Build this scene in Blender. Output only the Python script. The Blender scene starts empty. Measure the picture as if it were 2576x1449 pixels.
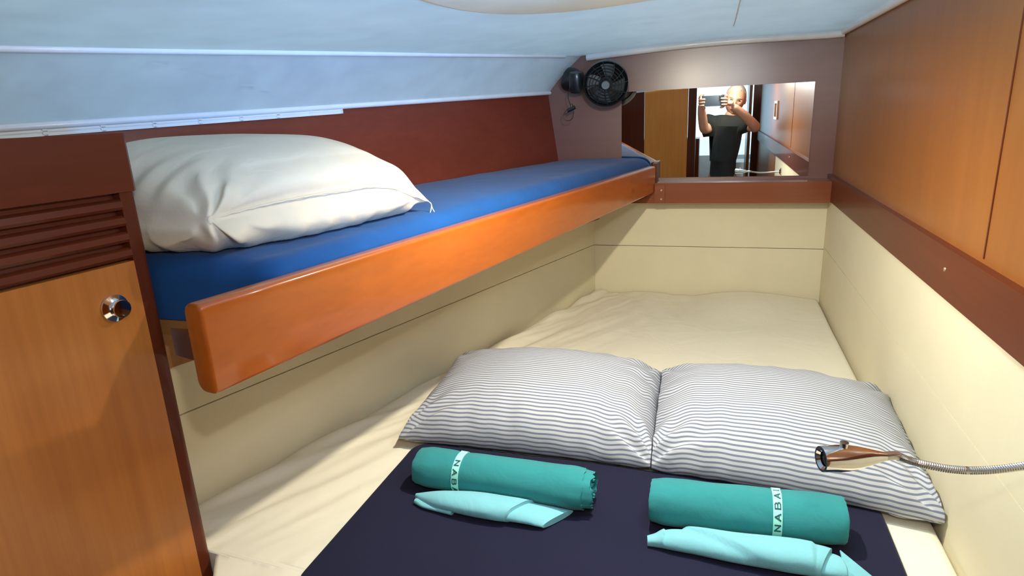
import bpy, bmesh, math, random
from mathutils import Vector, Matrix, noise
random.seed(7)
S = 1.2                      # metres per plan unit
# ------------------------------------------------------------------ camera, world, lights, exposure
sc = bpy.context.scene
C = sc.collection
W_PX, H_PX, F_PX = 2576.0, 1449.0, 1560.0
def cam_axes():
    def ray(px, py): return Vector(((px-1288)/F_PX, -(py-724.5)/F_PX, -1.0))
    Y = ray(1800, 262).normalized()              # vanishing point of the cabin's long axis
    Z = -ray(1543, 6500); Z = (Z - Z.dot(Y)*Y).normalized()
    X = Y.cross(Z)
    return Matrix((X, Y, Z))
cam_d = bpy.data.cameras.new('camera'); cam = bpy.data.objects.new('camera', cam_d); C.objects.link(cam)
cam_d.sensor_width = 36.0; cam_d.lens = 36.0*F_PX/W_PX; cam_d.clip_start = 0.005
cam.matrix_world = cam_axes().to_4x4(); cam.location = (0, 0, 0)
sc.camera = cam

world = bpy.data.worlds.new('sky'); sc.world = world; world.use_nodes = True
wb = world.node_tree.nodes['Background']; wb.inputs[0].default_value = (0.55, 0.85, 1.0, 1); wb.inputs[1].default_value = 1.6
sc.view_settings.view_transform = 'Standard'; sc.view_settings.look = 'None'
sc.view_settings.exposure = 0.0; sc.view_settings.gamma = 1.0; sc.view_settings.use_curve_mapping = False

def area(name, loc, target, size, energy, color, size_y=None, spread=180):
    l = bpy.data.lights.new(name, 'AREA'); l.energy = energy; l.color = color; l.size = size*S
    if size_y: l.shape = 'RECTANGLE'; l.size_y = size_y*S
    l.spread = math.radians(spread)
    o = bpy.data.objects.new(name, l); C.objects.link(o); o.location = Vector(loc)*S
    d = (Vector(target)-Vector(loc)); o.rotation_euler = d.to_track_quat('-Z', 'Y').to_euler()
    return o
def point(name, loc, energy, color, r):
    l = bpy.data.lights.new(name, 'POINT'); l.energy = energy; l.color = color; l.shadow_soft_size = r*S
    o = bpy.data.objects.new(name, l); C.objects.link(o); o.location = Vector(loc)*S
    return o
WARM = (1.0, 0.86, 0.62)
def spot(name, loc, target, energy, color, r, deg, blend):
    l = bpy.data.lights.new(name, 'SPOT'); l.energy = energy; l.color = color; l.shadow_soft_size = r*S
    l.spot_size = math.radians(deg); l.spot_blend = blend
    o = bpy.data.objects.new(name, l); C.objects.link(o); o.location = Vector(loc)*S
    o.rotation_euler = (Vector(target)-Vector(loc)).to_track_quat('-Z', 'Y').to_euler()
    return o
spot('berth_lamp_light', (-0.12, 0.90, 0.128), (-0.12, 1.25, -0.812), 40.0, (1.0, 0.925, 0.75), 0.010, 170, 0.80)
point('cabin_lamp_light', (0.05, 0.03, 0.150), 17.0, (1.0, 0.89, 0.72), 0.014)
point('cool_fill_light', (0.095, 0.74, 0.120), 6.0, (0.66, 0.87, 1.0), 0.030)  # added to put a cool glow on the far bulkhead, no known lamp
area('saloon_daylight', (0.1, -2.35, 0.12), (-0.1, 1.0, 0.1), 1.5, 8.0, (0.45, 0.68, 1.0), 0.9)
area('blue_fill_light', (0.335, 0.10, -0.05), (-0.66, 1.25, 0.42), 0.16, 10.0, (0.13, 0.42, 1.0), 0.07, spread=60)   # added blue fill for the ceiling, from a made-up port

# ------------------------------------------------------------------ materials
def new_mat(name):
    m = bpy.data.materials.new(name); m.use_nodes = True
    nt = m.node_tree; b = nt.nodes['Principled BSDF']
    return m, nt, b
def mix_rgb(nt, fac, a, b_):
    n = nt.nodes.new('ShaderNodeMix'); n.data_type = 'RGBA'
    nt.links.new(fac, n.inputs['Factor']) if not isinstance(fac, float) else setattr(n.inputs['Factor'], 'default_value', fac)
    for s, v in (('A', a), ('B', b_)):
        i = [x for x in n.inputs if x.name == s and x.type == 'RGBA'][0]
        if isinstance(v, tuple): i.default_value = (*v, 1)
        else: nt.links.new(v, i)
    return [x for x in n.outputs if x.type == 'RGBA'][0]
def ramp(nt, src, p0, p1, c0=(0, 0, 0), c1=(1, 1, 1)):
    r = nt.nodes.new('ShaderNodeValToRGB'); nt.links.new(src, r.inputs[0])
    r.color_ramp.elements[0].position = p0; r.color_ramp.elements[0].color = (*c0, 1)
    r.color_ramp.elements[1].position = p1; r.color_ramp.elements[1].color = (*c1, 1)
    return r.outputs[0]
def coords(nt, scale=(1, 1, 1), kind='Object', rot=(0, 0, 0)):
    t = nt.nodes.new('ShaderNodeTexCoord'); mp = nt.nodes.new('ShaderNodeMapping')
    nt.links.new(t.outputs[kind], mp.inputs[0]); mp.inputs['Scale'].default_value = scale
    mp.inputs['Rotation'].default_value = rot
    return mp.outputs[0]
def tnoise(nt, vec, scale, detail=4, rough=0.55, dist=0.0):
    n = nt.nodes.new('ShaderNodeTexNoise'); nt.links.new(vec, n.inputs['Vector'])
    n.inputs['Scale'].default_value = scale; n.inputs['Detail'].default_value = detail
    n.inputs['Roughness'].default_value = rough; n.inputs['Distortion'].default_value = dist
    return n.outputs['Fac']
def bump(nt, b, h, strength, dist=0.001):
    n = nt.nodes.new('ShaderNodeBump'); n.inputs['Strength'].default_value = strength
    n.inputs['Distance'].default_value = dist
    nt.links.new(h, n.inputs['Height']); nt.links.new(n.outputs[0], b.inputs['Normal'])
    return n
def wood(name, light, dark, axis, rough=0.4, coat=0.5, coat_rough=0.12, fine=1.0, knots=False, spec=0.25):
    """axis: 0,1,2 = direction of the grain in object space"""
    m, nt, b = new_mat(name)
    sc3 = [14.0*fine]*3; sc3[axis] = 0.9
    v = coords(nt, tuple(sc3))
    n1 = tnoise(nt, v, 1.0, 5, 0.6, 0.6)
    sc3 = [90.0*fine]*3; sc3[axis] = 2.5
    n2 = tnoise(nt, coords(nt, tuple(sc3)), 1.0, 3, 0.6)
    c = mix_rgb(nt, ramp(nt, n1, 0.3, 0.72), dark, light)
    mid = tuple(x*0.72 for x in dark)
    f2 = ramp(nt, n2, 0.25, 0.62, (1, 1, 1), (0, 0, 0))
    mm = nt.nodes.new('ShaderNodeMath'); mm.operation = 'MULTIPLY'; mm.inputs[1].default_value = 0.35
    nt.links.new(f2, mm.inputs[0])
    c = mix_rgb(nt, mm.outputs[0], c, mid)
    if knots:
        vv = nt.nodes.new('ShaderNodeTexVoronoi'); vv.inputs['Scale'].default_value = 1.0
        nt.links.new(coords(nt, (7, 5.0, 9)), vv.inputs['Vector'])
        k = ramp(nt, vv.outputs['Distance'], 0.05, 0.13, (1, 1, 1), (0, 0, 0))
        kk = nt.nodes.new('ShaderNodeMath'); kk.operation = 'MULTIPLY'; kk.inputs[1].default_value = 0.55
        nt.links.new(k, kk.inputs[0])
        c = mix_rgb(nt, kk.outputs[0], c, tuple(x*0.35 for x in dark))
    nt.links.new(c, b.inputs['Base Color'])
    b.inputs['Roughness'].default_value = rough; b.inputs['Specular IOR Level'].default_value = spec
    b.inputs['Coat Weight'].default_value = coat; b.inputs['Coat Roughness'].default_value = coat_rough
    return m
def cloth(name, col, var=0.06, weave=900, bstr=0.25, rough=0.9, sheen=0.2, wr=0.0, wscale=9):
    m, nt, b = new_mat(name)
    v = coords(nt)
    n = tnoise(nt, v, 6, 4)
    c = mix_rgb(nt, ramp(nt, n, 0.3, 0.7), tuple(x*(1-var) for x in col), tuple(min(1, x*(1+var)) for x in col))
    nt.links.new(c, b.inputs['Base Color'])
    b.inputs['Roughness'].default_value = rough; b.inputs['Sheen Weight'].default_value = sheen*0.3; b.inputs['Specular IOR Level'].default_value = 0.2
    h = tnoise(nt, v, weave, 2)
    bn = bump(nt, b, h, bstr, 0.0006)
    if wr:
        h2 = tnoise(nt, coords(nt, (1, 1, 1)), wscale, 3, 0.5, 1.2)
        b2 = nt.nodes.new('ShaderNodeBump'); b2.inputs['Strength'].default_value = wr; b2.inputs['Distance'].default_value = 0.012
        nt.links.new(h2, b2.inputs['Height']); nt.links.new(b2.outputs[0], bn.inputs['Normal'])
    return m
def plain(name, col, rough=0.5, metal=0.0, coat=0.0, bstr=0, bscale=300):
    m, nt, b = new_mat(name)
    n = tnoise(nt, coords(nt), 12, 3)
    c = mix_rgb(nt, ramp(nt, n, 0.3, 0.7), tuple(x*0.95 for x in col), tuple(min(1, x*1.04) for x in col))
    nt.links.new(c, b.inputs['Base Color'])
    b.inputs['Roughness'].default_value = rough; b.inputs['Metallic'].default_value = metal
    b.inputs['Coat Weight'].default_value = coat; b.inputs['Coat Roughness'].default_value = 0.1
    if bstr: bump(nt, b, tnoise(nt, coords(nt), bscale, 3), bstr, 0.0008)
    return m
M = {}
M['mahogany_x'] = wood('mahogany along x', (0.25, 0.068, 0.024), (0.20, 0.052, 0.018), 0, 0.38, 0.4, 0.1)  # lighter than the other mahogany to make up for weak light on the trim
M['mahogany_y'] = wood('mahogany along y', (0.125, 0.026, 0.009), (0.095, 0.018, 0.006), 1, 0.42, 0.2, 0.1, spec=0.12)
M['mahogany_z'] = wood('mahogany upright', (0.125, 0.026, 0.009), (0.095, 0.018, 0.006), 2, 0.42, 0.2, 0.1, spec=0.12)
M['bulkhead'] = wood('mahogany bulkhead', (0.185, 0.074, 0.060), (0.168, 0.066, 0.052), 0, 0.34, 1.0, 0.27, 0.4, spec=0.5)
M['hullpanel'] = wood('red brown hull panel', (0.205, 0.036, 0.017), (0.165, 0.028, 0.012), 1, 0.45, 0.5, 0.22)
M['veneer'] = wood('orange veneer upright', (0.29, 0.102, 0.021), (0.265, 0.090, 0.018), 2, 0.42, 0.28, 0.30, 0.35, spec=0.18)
M['lit_veneer'] = wood('lit orange veneer', (0.88, 0.35, 0.065), (0.82, 0.30, 0.05), 2, 0.45, 0.2, 0.2, 0.5)  # base raised to stand in for lamp light that barely reaches this panel
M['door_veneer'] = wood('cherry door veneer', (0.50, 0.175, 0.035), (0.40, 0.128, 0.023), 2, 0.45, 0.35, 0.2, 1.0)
M['board'] = wood('varnished pine board', (0.42, 0.098, 0.010), (0.335, 0.073, 0.007), 1, 0.35, 0.7, 0.12, 0.9, True)
M['plank'] = wood('raw berth plank', (0.42, 0.20, 0.07), (0.33, 0.14, 0.045), 0, 0.6, 0.1)
M['headliner'] = plain('white vinyl headliner', (0.68, 0.69, 0.72), 0.42, 0, 0.15, 0.35, 14)
M['piping'] = plain('white piping', (0.85, 0.85, 0.86), 0.3, 0, 0.3)
M['cream'] = cloth('cream vinyl', (0.70, 0.635, 0.45), 0.03, 500, 0.12, 0.6, 0.0)
M['cream_boss'] = plain('cream moulding', (0.92, 0.86, 0.64), 0.4)
M['sheet'] = cloth('cream cotton sheet', (0.80, 0.745, 0.585), 0.02, 900, 0.2, 0.9, 0.15, 0.35, 7)
M['pillow_white'] = cloth('white cotton', (0.66, 0.555, 0.40), 0.03, 900, 0.2, 0.9, 0.2, 0.25, 14)
M['blue'] = cloth('royal blue cover', (0.005, 0.058, 0.20), 0.15, 1400, 0.3, 0.85, 0.25, 0.3, 6)
M['navy'] = cloth('navy cotton', (0.010, 0.010, 0.030), 0.06, 1200, 0.25, 0.95, 0.15)
M['teal'] = cloth('teal microfibre', (0.030, 0.235, 0.245), 0.10, 700, 0.5, 0.95, 0.35, 0.2, 16)
M['aqua'] = cloth('pale aqua microfibre', (0.20, 0.50, 0.56), 0.04, 900, 0.25, 0.95, 0.25, 0.2, 18)
M['band'] = cloth('mint elastic band', (0.36, 0.83, 0.70), 0.02, 900, 0.2, 0.8, 0.0)
M['ink'] = plain('dark teal print', (0.01, 0.08, 0.09), 0.8)
M['thread'] = plain('white thread', (0.85, 0.85, 0.85), 0.9)
M['chrome'] = plain('polished chrome', (0.78, 0.74, 0.70), 0.08, 1.0)
M['steel'] = plain('brushed steel', (0.55, 0.53, 0.50), 0.28, 1.0)
M['dark_glass'] = plain('dark lens', (0.01, 0.01, 0.012), 0.2)
M['black'] = plain('black plastic', (0.010, 0.012, 0.013), 0.35, 0, 0.2)
M['grey'] = plain('grey plastic', (0.16, 0.19, 0.20), 0.4)
M['phone'] = plain('dark slate phone back', (0.035, 0.045, 0.06), 0.3, 0, 0.3)
M['screw'] = plain('screw head', (0.45, 0.30, 0.22), 0.4, 0.6)
M['skin'] = plain('skin', (0.55, 0.30, 0.20), 0.5)
M['hair'] = plain('grey hair', (0.38, 0.33, 0.28), 0.8)
M['shirt'] = cloth('black t-shirt cotton', (0.022, 0.027, 0.026), 0.1, 900, 0.2, 0.9, 0.2, 0.6, 5)
M['shorts'] = cloth('navy shorts cotton', (0.02, 0.025, 0.05), 0.1)
M['eye'] = plain('dark eye', (0.02, 0.015, 0.01), 0.2)
M['lip'] = plain('lip', (0.35, 0.13, 0.10), 0.5)
M['white'] = plain('white lacquer', (0.80, 0.80, 0.78), 0.35)
M['saloon_seat'] = cloth('pale upholstery', (0.62, 0.56, 0.50))
M['floor'] = wood('teak and holly floor', (0.30, 0.14, 0.06), (0.20, 0.09, 0.04), 1, 0.4)
def mirror_mat():
    m, nt, b = new_mat('mirror glass')
    v = tnoise(nt, coords(nt), 3, 1)
    c = mix_rgb(nt, v, (0.93, 0.94, 0.94), (0.95, 0.96, 0.96)); nt.links.new(c, b.inputs['Base Color'])
    b.inputs['Metallic'].default_value = 1; b.inputs['Roughness'].default_value = 0.0
    return m
M['mirror'] = mirror_mat()
def lamp_mat():
    m, nt, b = new_mat('lamp diffuser')
    b.inputs['Base Color'].default_value = (0.9, 0.88, 0.8, 1)
    b.inputs['Emission Color'].default_value = (1, 0.86, 0.62, 1); b.inputs['Emission Strength'].default_value = 6
    return m
M['lamp'] = lamp_mat()
def stripe_mat():
    """white cotton ticking: thin slate stripes running across, following the pillow's own UVs"""
    m, nt, b = new_mat('striped cotton')
    uv = coords(nt, (1, 1, 1), 'UV')
    sep = nt.nodes.new('ShaderNodeSeparateXYZ'); nt.links.new(uv, sep.inputs[0])
    w = nt.nodes.new('ShaderNodeMath'); w.operation = 'MULTIPLY'; w.inputs[1].default_value = 1.0
    nt.links.new(sep.outputs['Y'], w.inputs[0])
    fr = nt.nodes.new('ShaderNodeMath'); fr.operation = 'FRACT'; nt.links.new(w.outputs[0], fr.inputs[0])
    pp = nt.nodes.new('ShaderNodeMath'); pp.operation = 'PINGPONG'; pp.inputs[1].default_value = 0.5
    nt.links.new(fr.outputs[0], pp.inputs[0])
    f = ramp(nt, pp.outputs[0], 0.27, 0.33)
    c = mix_rgb(nt, f, (0.50, 0.505, 0.525), (0.17, 0.19, 0.25))
    nt.links.new(c, b.inputs['Base Color'])
    b.inputs['Roughness'].default_value = 0.9; b.inputs['Specular IOR Level'].default_value = 0.2
    h2 = tnoise(nt, coords(nt), 12, 3, 0.5, 1.0)
    bump(nt, b, h2, 0.22, 0.012)
    return m
M['stripe'] = stripe_mat()

# ------------------------------------------------------------------ helpers (all shapes in plan units, scaled on linking)
def link(name, me, mat, parent=None, smooth=True, origin=None):
    o = bpy.data.objects.new(name, me); C.objects.link(o)
    if mat is not None and len(me.materials) == 0: me.materials.append(mat)
    if parent is not None: base = parent['wpos_v'] if 'wpos_v' in parent else (0, 0, 0)
    if parent is None:
        if origin is None:
            xs = [v.co.x for v in me.vertices]; ys = [v.co.y for v in me.vertices]; zs = [v.co.z for v in me.vertices]
            origin = Vector(((min(xs)+max(xs))/2, (min(ys)+max(ys))/2, min(zs)))
        else: origin = Vector(origin)*S
        me.transform(Matrix.Translation(-origin)); o.location = origin
        WP[o.name] = origin
    else:
        w = WP[parent.name]
        me.transform(Matrix.Translation(-w)); o.parent = parent; WP[o.name] = w
    for p in me.polygons: p.use_smooth = smooth
    return o
WP = {}
def obj(name, bm, mat, parent=None, smooth=True, bev=0, origin=None, angle=40, segs=2):
    if bev:
        es = [e for e in bm.edges if len(e.link_faces) == 2 and e.calc_face_angle(0) > 0.5]
        bmesh.ops.bevel(bm, geom=es, offset=bev, segments=segs, profile=0.5, affect='EDGES', clamp_overlap=True)
    bmesh.ops.recalc_face_normals(bm, faces=bm.faces)
    bm.transform(Matrix.Scale(S, 4))
    me = bpy.data.meshes.new(name); bm.to_mesh(me); bm.free()
    o = link(name, me, mat, parent, smooth, origin)
    if smooth: me.set_sharp_from_angle(angle=math.radians(angle))
    return o
def thing(name, loc, label=None, cat=None, group=None):
    o = bpy.data.objects.new(name, None); C.objects.link(o); o.location = Vector(loc)*S
    o.empty_display_size = 0.05; WP[o.name] = Vector(loc)*S
    if label: tag(o, label, cat, group)
    return o
def tag(o, label, cat, group=None):
    o['label'] = label; o['category'] = cat
    if group: o['group'] = group
    return o
def struct(o, label=None):
    o['kind'] = 'structure'
    if label: o['label'] = label
    return o
def box(bm, x0, x1, y0, y1, z0, z1):
    vs = [bm.verts.new((x, y, z)) for z in (z0, z1) for y in (y0, y1) for x in (x0, x1)]
    for f in ((0, 2, 3, 1), (4, 5, 7, 6), (0, 1, 5, 4), (2, 6, 7, 3), (0, 4, 6, 2), (1, 3, 7, 5)):
        bm.faces.new([vs[i] for i in f])
    return bm
def prism(bm, pts, z0, z1):
    """vertical prism from plan polygon; z0/z1 numbers or functions of (x, y)"""
    f0 = z0 if callable(z0) else (lambda x, y: z0); f1 = z1 if callable(z1) else (lambda x, y: z1)
    a = [bm.verts.new((x, y, f0(x, y))) for x, y in pts]; b = [bm.verts.new((x, y, f1(x, y))) for x, y in pts]
    n = len(pts)
    bm.faces.new(a[::-1]); bm.faces.new(b)
    for i in range(n): bm.faces.new((a[i], a[(i+1) % n], b[(i+1) % n], b[i]))
    return bm
def hexa(bm, bottom, top):
    a = [bm.verts.new(p) for p in bottom]; b = [bm.verts.new(p) for p in top]
    n = len(a); bm.faces.new(a[::-1]); bm.faces.new(b)
    for i in range(n): bm.faces.new((a[i], a[(i+1) % n], b[(i+1) % n], b[i]))
    return bm
def tube(bm, pts, rad, n=10, caps=True):
    pts = [Vector(p) for p in pts]
    rf = rad if callable(rad) else (lambda t: rad)
    rings = []; up = Vector((0, 0, 1)); prev = None
    for i, p in enumerate(pts):
        d = (pts[min(i+1, len(pts)-1)] - pts[max(i-1, 0)]).normalized()
        if prev is None: a = d.orthogonal().normalized()
        else: a = (prev - prev.dot(d)*d).normalized()
        prev = a; b = d.cross(a); r = rf(i/max(1, len(pts)-1))
        rings.append([bm.verts.new(p + r*(math.cos(2*math.pi*k/n)*a + math.sin(2*math.pi*k/n)*b)) for k in range(n)])
    for i in range(len(rings)-1):
        for k in range(n): bm.faces.new((rings[i][k], rings[i][(k+1) % n], rings[i+1][(k+1) % n], rings[i+1][k]))
    if caps: bm.faces.new(rings[0][::-1]); bm.faces.new(rings[-1])
    return bm
def lathe(bm, prof, origin, axis, n=32):
    """prof: (radius, distance along the axis)"""
    axis = Vector(axis).normalized(); a = axis.orthogonal().normalized(); b = axis.cross(a); o = Vector(origin)
    rings = []
    for r, t in prof:
        if r < 1e-6: rings.append([bm.verts.new(o+axis*t)])
        else: rings.append([bm.verts.new(o+axis*t + r*(math.cos(2*math.pi*k/n)*a+math.sin(2*math.pi*k/n)*b)) for k in range(n)])
    for i in range(len(rings)-1):
        p, q = rings[i], rings[i+1]
        for k in range(n):
            k2 = (k+1) % n
            if len(p) == 1 and len(q) == 1: continue
            if len(p) == 1: bm.faces.new((p[0], q[k], q[k2]))
            elif len(q) == 1: bm.faces.new((p[k], p[k2], q[0]))
            else: bm.faces.new((p[k], p[k2], q[k2], q[k]))
    return bm
def bez(pts, n=24):
    """Catmull-Rom through points"""
    P = [Vector(p) for p in pts]; P = [2*P[0]-P[1]] + P + [2*P[-1]-P[-2]]
    out = []
    for i in range(1, len(P)-2):
        for k in range(n):
            t = k/n
            out.append(0.5*((2*P[i]) + (P[i+1]-P[i-1])*t + (2*P[i-1]-5*P[i]+4*P[i+1]-P[i+2])*t*t + (-P[i-1]+3*P[i]-3*P[i+1]+P[i+2])*t**3))
    out.append(P[-2]); return out
def fbm(x, y, z=0.0, o=3):
    return noise.fractal(Vector((x, y, z)), 1.0, 2.0, o)
def clampf(v, a, b): return max(a, min(b, v))
def sstep(a, b, v):
    t = clampf((v-a)/(b-a), 0, 1); return t*t*(3-2*t)

# ------------------------------------------------------------------ plan of the cabin (plan units, camera at the origin)
YF = 2.10                    # far bulkhead
XR = 0.345                   # right wall
ZM = -0.6147                 # top of the double mattress
ZFL = -1.29                  # cabin floor
YB = -1.40                   # forward bulkhead with the doorway
ZC = 0.183                   # ceiling height at the right wall
def hull_top_x(y): return -0.531 - 0.33*(YF-y)
def strip_bot_z(y): return 0.060 - 0.0330*(YF-y)
def fold_x(y): return -0.42 - 0.30*(YF-y)
def fold_z(y): return 0.169 - 0.0385*(YF-y)
def hull_bot_x(y): return -0.498 - 0.33*(YF-y)
def wall_l_x(y): return -0.378 - 0.313*(YF-y)
def board_x(y): return -0.170 + 0.2235*(y-2.02)       # inboard face of the lee board
YS = 0.30                    # hull shapes run forward to here (hidden behind the locker)

# structure ---------------------------------------------------------
b = box(bmesh.new(), -0.75, 0.42, YF, YF+0.03, ZFL, 0.26)
struct(obj('wall_far', b, M['bulkhead'], smooth=False), 'glossy brown mahogany bulkhead at the far end')
b = box(bmesh.new(), XR, XR+0.03, YB, YF, ZFL, 0.26)
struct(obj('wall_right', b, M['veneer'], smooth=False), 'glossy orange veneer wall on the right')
b = bmesh.new(); box(b, XR-0.0012, XR+0.001, 0.9425, 0.9455, -0.212, ZC)
struct(obj('trim_1', b, M['mahogany_z'], smooth=False), 'thin upright joint in the orange veneer')
# ceiling: ruled surface from the right wall to the fold, gently crowned
b = bmesh.new(); nx, ny = 40, 50; grid = []
for j in range(ny+1):
    y = YB + (YF-YB)*j/ny; row = []
    for i in range(nx+1):
        t = i/nx
        yy = max(y, -0.2)
        x = XR + 0.0 + (fold_x(yy)-XR)*t
        z = ZC + (fold_z(yy)-ZC)*t + 0.010*math.sin(math.pi*t)
        z += 0.0009*fbm(x*4, y*2.2, 3.1)
        row.append(b.verts.new((x, y, z)))
    grid.append(row)
for j in range(ny):
    for i in range(nx): b.faces.new((grid[j][i], grid[j][i+1], grid[j+1][i+1], grid[j+1][i]))
g = bmesh.ops.solidify(b, geom=b.faces[:], thickness=-0.02)
struct(obj('ceiling', b, M['headliner'], angle=60), 'white vinyl ceiling')
def ceil_z(x, y):
    t = (x-XR)/(fold_x(y)-XR); return ZC + (fold_z(y)-ZC)*t + 0.010*math.sin(math.pi*t)
# sloped side strip of the headliner
b = bmesh.new(); rows = []
for j in range(61):
    y = -0.2 + (YF+0.2)*j/60; row = []
    for i in range(9):
        t = i/8
        x = fold_x(y) + (hull_top_x(y)-fold_x(y))*t; z = fold_z(y) + (strip_bot_z(y)-fold_z(y))*t
        x -= 0.006*math.sin(math.pi*t)
        row.append(b.verts.new((x, y, z)))
    rows.append(row)
for j in range(60):
    for i in range(8): b.faces.new((rows[j][i], rows[j][i+1], rows[j+1][i+1], rows[j+1][i]))
bmesh.ops.solidify(b, geom=b.faces[:], thickness=0.02)
struct(obj('wall_left', b, M['headliner'], angle=60), 'white vinyl side lining under the ceiling')
# pipings
def pipe_obj(name, pts, r, label, mat='piping'):
    bb = bmesh.new(); tube(bb, pts, r, 10); return struct(obj(name, bb, M[mat]), label)
pipe_obj('trim_2', [(fold_x(y)+0.001, y, fold_z(y)-0.002) for y in [0.0+0.105*k for k in range(20)]], 0.0055, 'white piping along the ceiling fold')
pipe_obj('trim_3', [(hull_top_x(y)+0.004, y, strip_bot_z(y)+0.001) for y in [0.0+0.105*k for k in range(21)]], 0.0062, 'white piping under the side lining')
pipe_obj('trim_4', [(x, YF-0.010, ceil_z(x, YF)-0.008) for x in [-0.40+0.05*k for k in range(15)]]+[(XR-0.004, YF-0.01, ZC-0.006)], 0.0105, 'white piping above the far bulkhead')
pipe_obj('trim_5', [(XR-0.007, y, ZC-0.003) for y in [YB+0.1*k for k in range(36)]], 0.008, 'white piping above the right wall')
# seam across the ceiling
pipe_obj('trim_6', [(0.035, y, ceil_z(0.035, y)-0.0002) for y in [0.95+0.1*k for k in range(8)]]+[(0.034, 1.72, ceil_z(0.034, 1.72))], 0.0012, 'seam in the ceiling vinyl', 'headliner')
# hull panel: red-brown board that leans outward
b = bmesh.new()
hexa(b, [(hull_bot_x(YF), YF, -0.20), (hull_bot_x(YS), YS, -0.20), (hull_bot_x(YS)-0.02, YS, -0.20), (hull_bot_x(YF)-0.02, YF, -0.20)],
        [(hull_top_x(YF)-0.002, YF, 0.062), (hull_top_x(YS)-0.002, YS, strip_bot_z(YS)+0.002), (hull_top_x(YS)-0.022, YS, strip_bot_z(YS)+0.002), (hull_top_x(YF)-0.022, YF, 0.062)])
struct(obj('wall_left_lower', b, M['hullpanel'], smooth=False), 'red-brown hull panel behind the upper berth')
# pale slotted ventilation strip at the top of the hull panel
b = bmesh.new()
ys = [0.60+0.002*k for k in range(0)]
def vent_pt(y, dz, dx=0.0): return (hull_top_x(y)+0.004+dx+0.0, y, strip_bot_z(y)+dz)
for (d0, d1, xx) in ((-0.0085, -0.0065, 0.003), (-0.0145, -0.0125, 0.003), (-0.0145, -0.0045, -0.002)):
    y0, y1 = 0.64, 1.27
    p = [vent_pt(y0, d0, 0), vent_pt(y1, d0, 0), vent_pt(y1, d1, 0), vent_pt(y0, d1, 0)]
    q = [(a+xx, c, d) for a, c, d in p]
    hexa(b, p, q)
y = 0.64
while y < 1.27:
    p = [vent_pt(y, -0.0145), vent_pt(y+0.006, -0.0145), vent_pt(y+0.006, -0.0045), vent_pt(y, -0.0045)]
    hexa(b, p, [(a+0.003, c, d) for a, c, d in p]); y += 0.078
tag(obj('vent_strip', b, M['white'], smooth=False), 'long pale slotted vent strip under the side lining above the white pillow', 'vent')
# floor and standing room
b = box(bmesh.new(), -1.6, 1.0, -2.6, YF, ZFL-0.03, ZFL)
struct(obj('floor', b, M['floor'], smooth=False))
# forward bulkhead with the doorway (seen in the mirror)
b = bmesh.new()
box(b, -1.6, -0.577, YB-0.03, YB, ZFL, 0.26)
box(b, -0.577, -0.215, YB-0.03, YB, ZFL, -0.85)
box(b, -0.215, -0.172, YB-0.03, YB, ZFL, 0.26)
box(b, 0.315, XR+0.03, YB-0.03, YB, ZFL, 0.26)
box(b, -0.577, 0.315, YB-0.03, YB, 0.17, 0.26)
struct(obj('wall_forward', b, M['mahogany_z'], smooth=False), 'forward bulkhead with the doorway, seen in the mirror')
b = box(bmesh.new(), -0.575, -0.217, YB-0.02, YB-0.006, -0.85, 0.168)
struct(obj('wall_forward_panel', b, M['lit_veneer'], smooth=False), 'orange veneer panel left of the doorway, seen in the mirror')
b = bmesh.new()
box(b, -0.172, -0.150, YB-0.05, YB+0.015, ZFL, 0.16); box(b, 0.293, 0.315, YB-0.05, YB+0.015, ZFL, 0.16)
box(b, -0.172, 0.315, YB-0.05, YB+0.015, 0.16, 0.175)
struct(obj('door_1', b, M['mahogany_z'], bev=0.003), 'door frame of the cabin, seen in the mirror')
b = box(bmesh.new(), 0.262, 0.285, YB-0.42, YB-0.055, ZFL+0.02, 0.155)
dleaf = struct(obj('door_2', b, M['veneer'], bev=0.002), 'open cabin door, seen in the mirror')
# saloon beyond the doorway
b = bmesh.new()
box(b, -1.2, -0.75, -2.6, -2.57, ZFL, 0.6); box(b, 0.9, 1.2, -2.6, -2.57, ZFL, 0.6)
box(b, -0.75, 0.9, -2.6, -2.57, ZFL, -0.5)
box(b, -1.2, -1.17, -2.6, YB-0.03, ZFL, 0.6); box(b, 0.97, 1.0, -2.6, YB-0.03, ZFL, 0.6)
struct(obj('wall_saloon', b, M['white'], smooth=False), 'white saloon walls beyond the doorway')
b = box(bmesh.new(), -1.2, 1.0, -2.6, YB-0.03, 0.6, 0.63)
struct(obj('ceiling_saloon', b, M['white'], smooth=False))
b = bmesh.new(); box(b, -0.62, -0.13, -2.3, -1.95, ZFL, -0.30)
cab2 = tag(obj('saloon_cabinet', b, M['mahogany_z'], bev=0.008), 'dark saloon cabinet beyond the doorway, seen in the mirror left of the person', 'cabinet')
b = bmesh.new(); box(b, 0.14, 0.80, -2.3, -1.9, ZFL, -0.52)
tag(obj('saloon_settee', b, M['saloon_seat'], bev=0.03, segs=4), 'pale saloon settee beyond the doorway, seen in the mirror right of the person', 'settee')
# end walls of the standing room, above and behind the locker
b = box(bmesh.new(), -1.6, -1.57, YB, 0.6, ZFL, 0.3)
struct(obj('wall_hull_side', b, M['headliner'], smooth=False))

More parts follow.
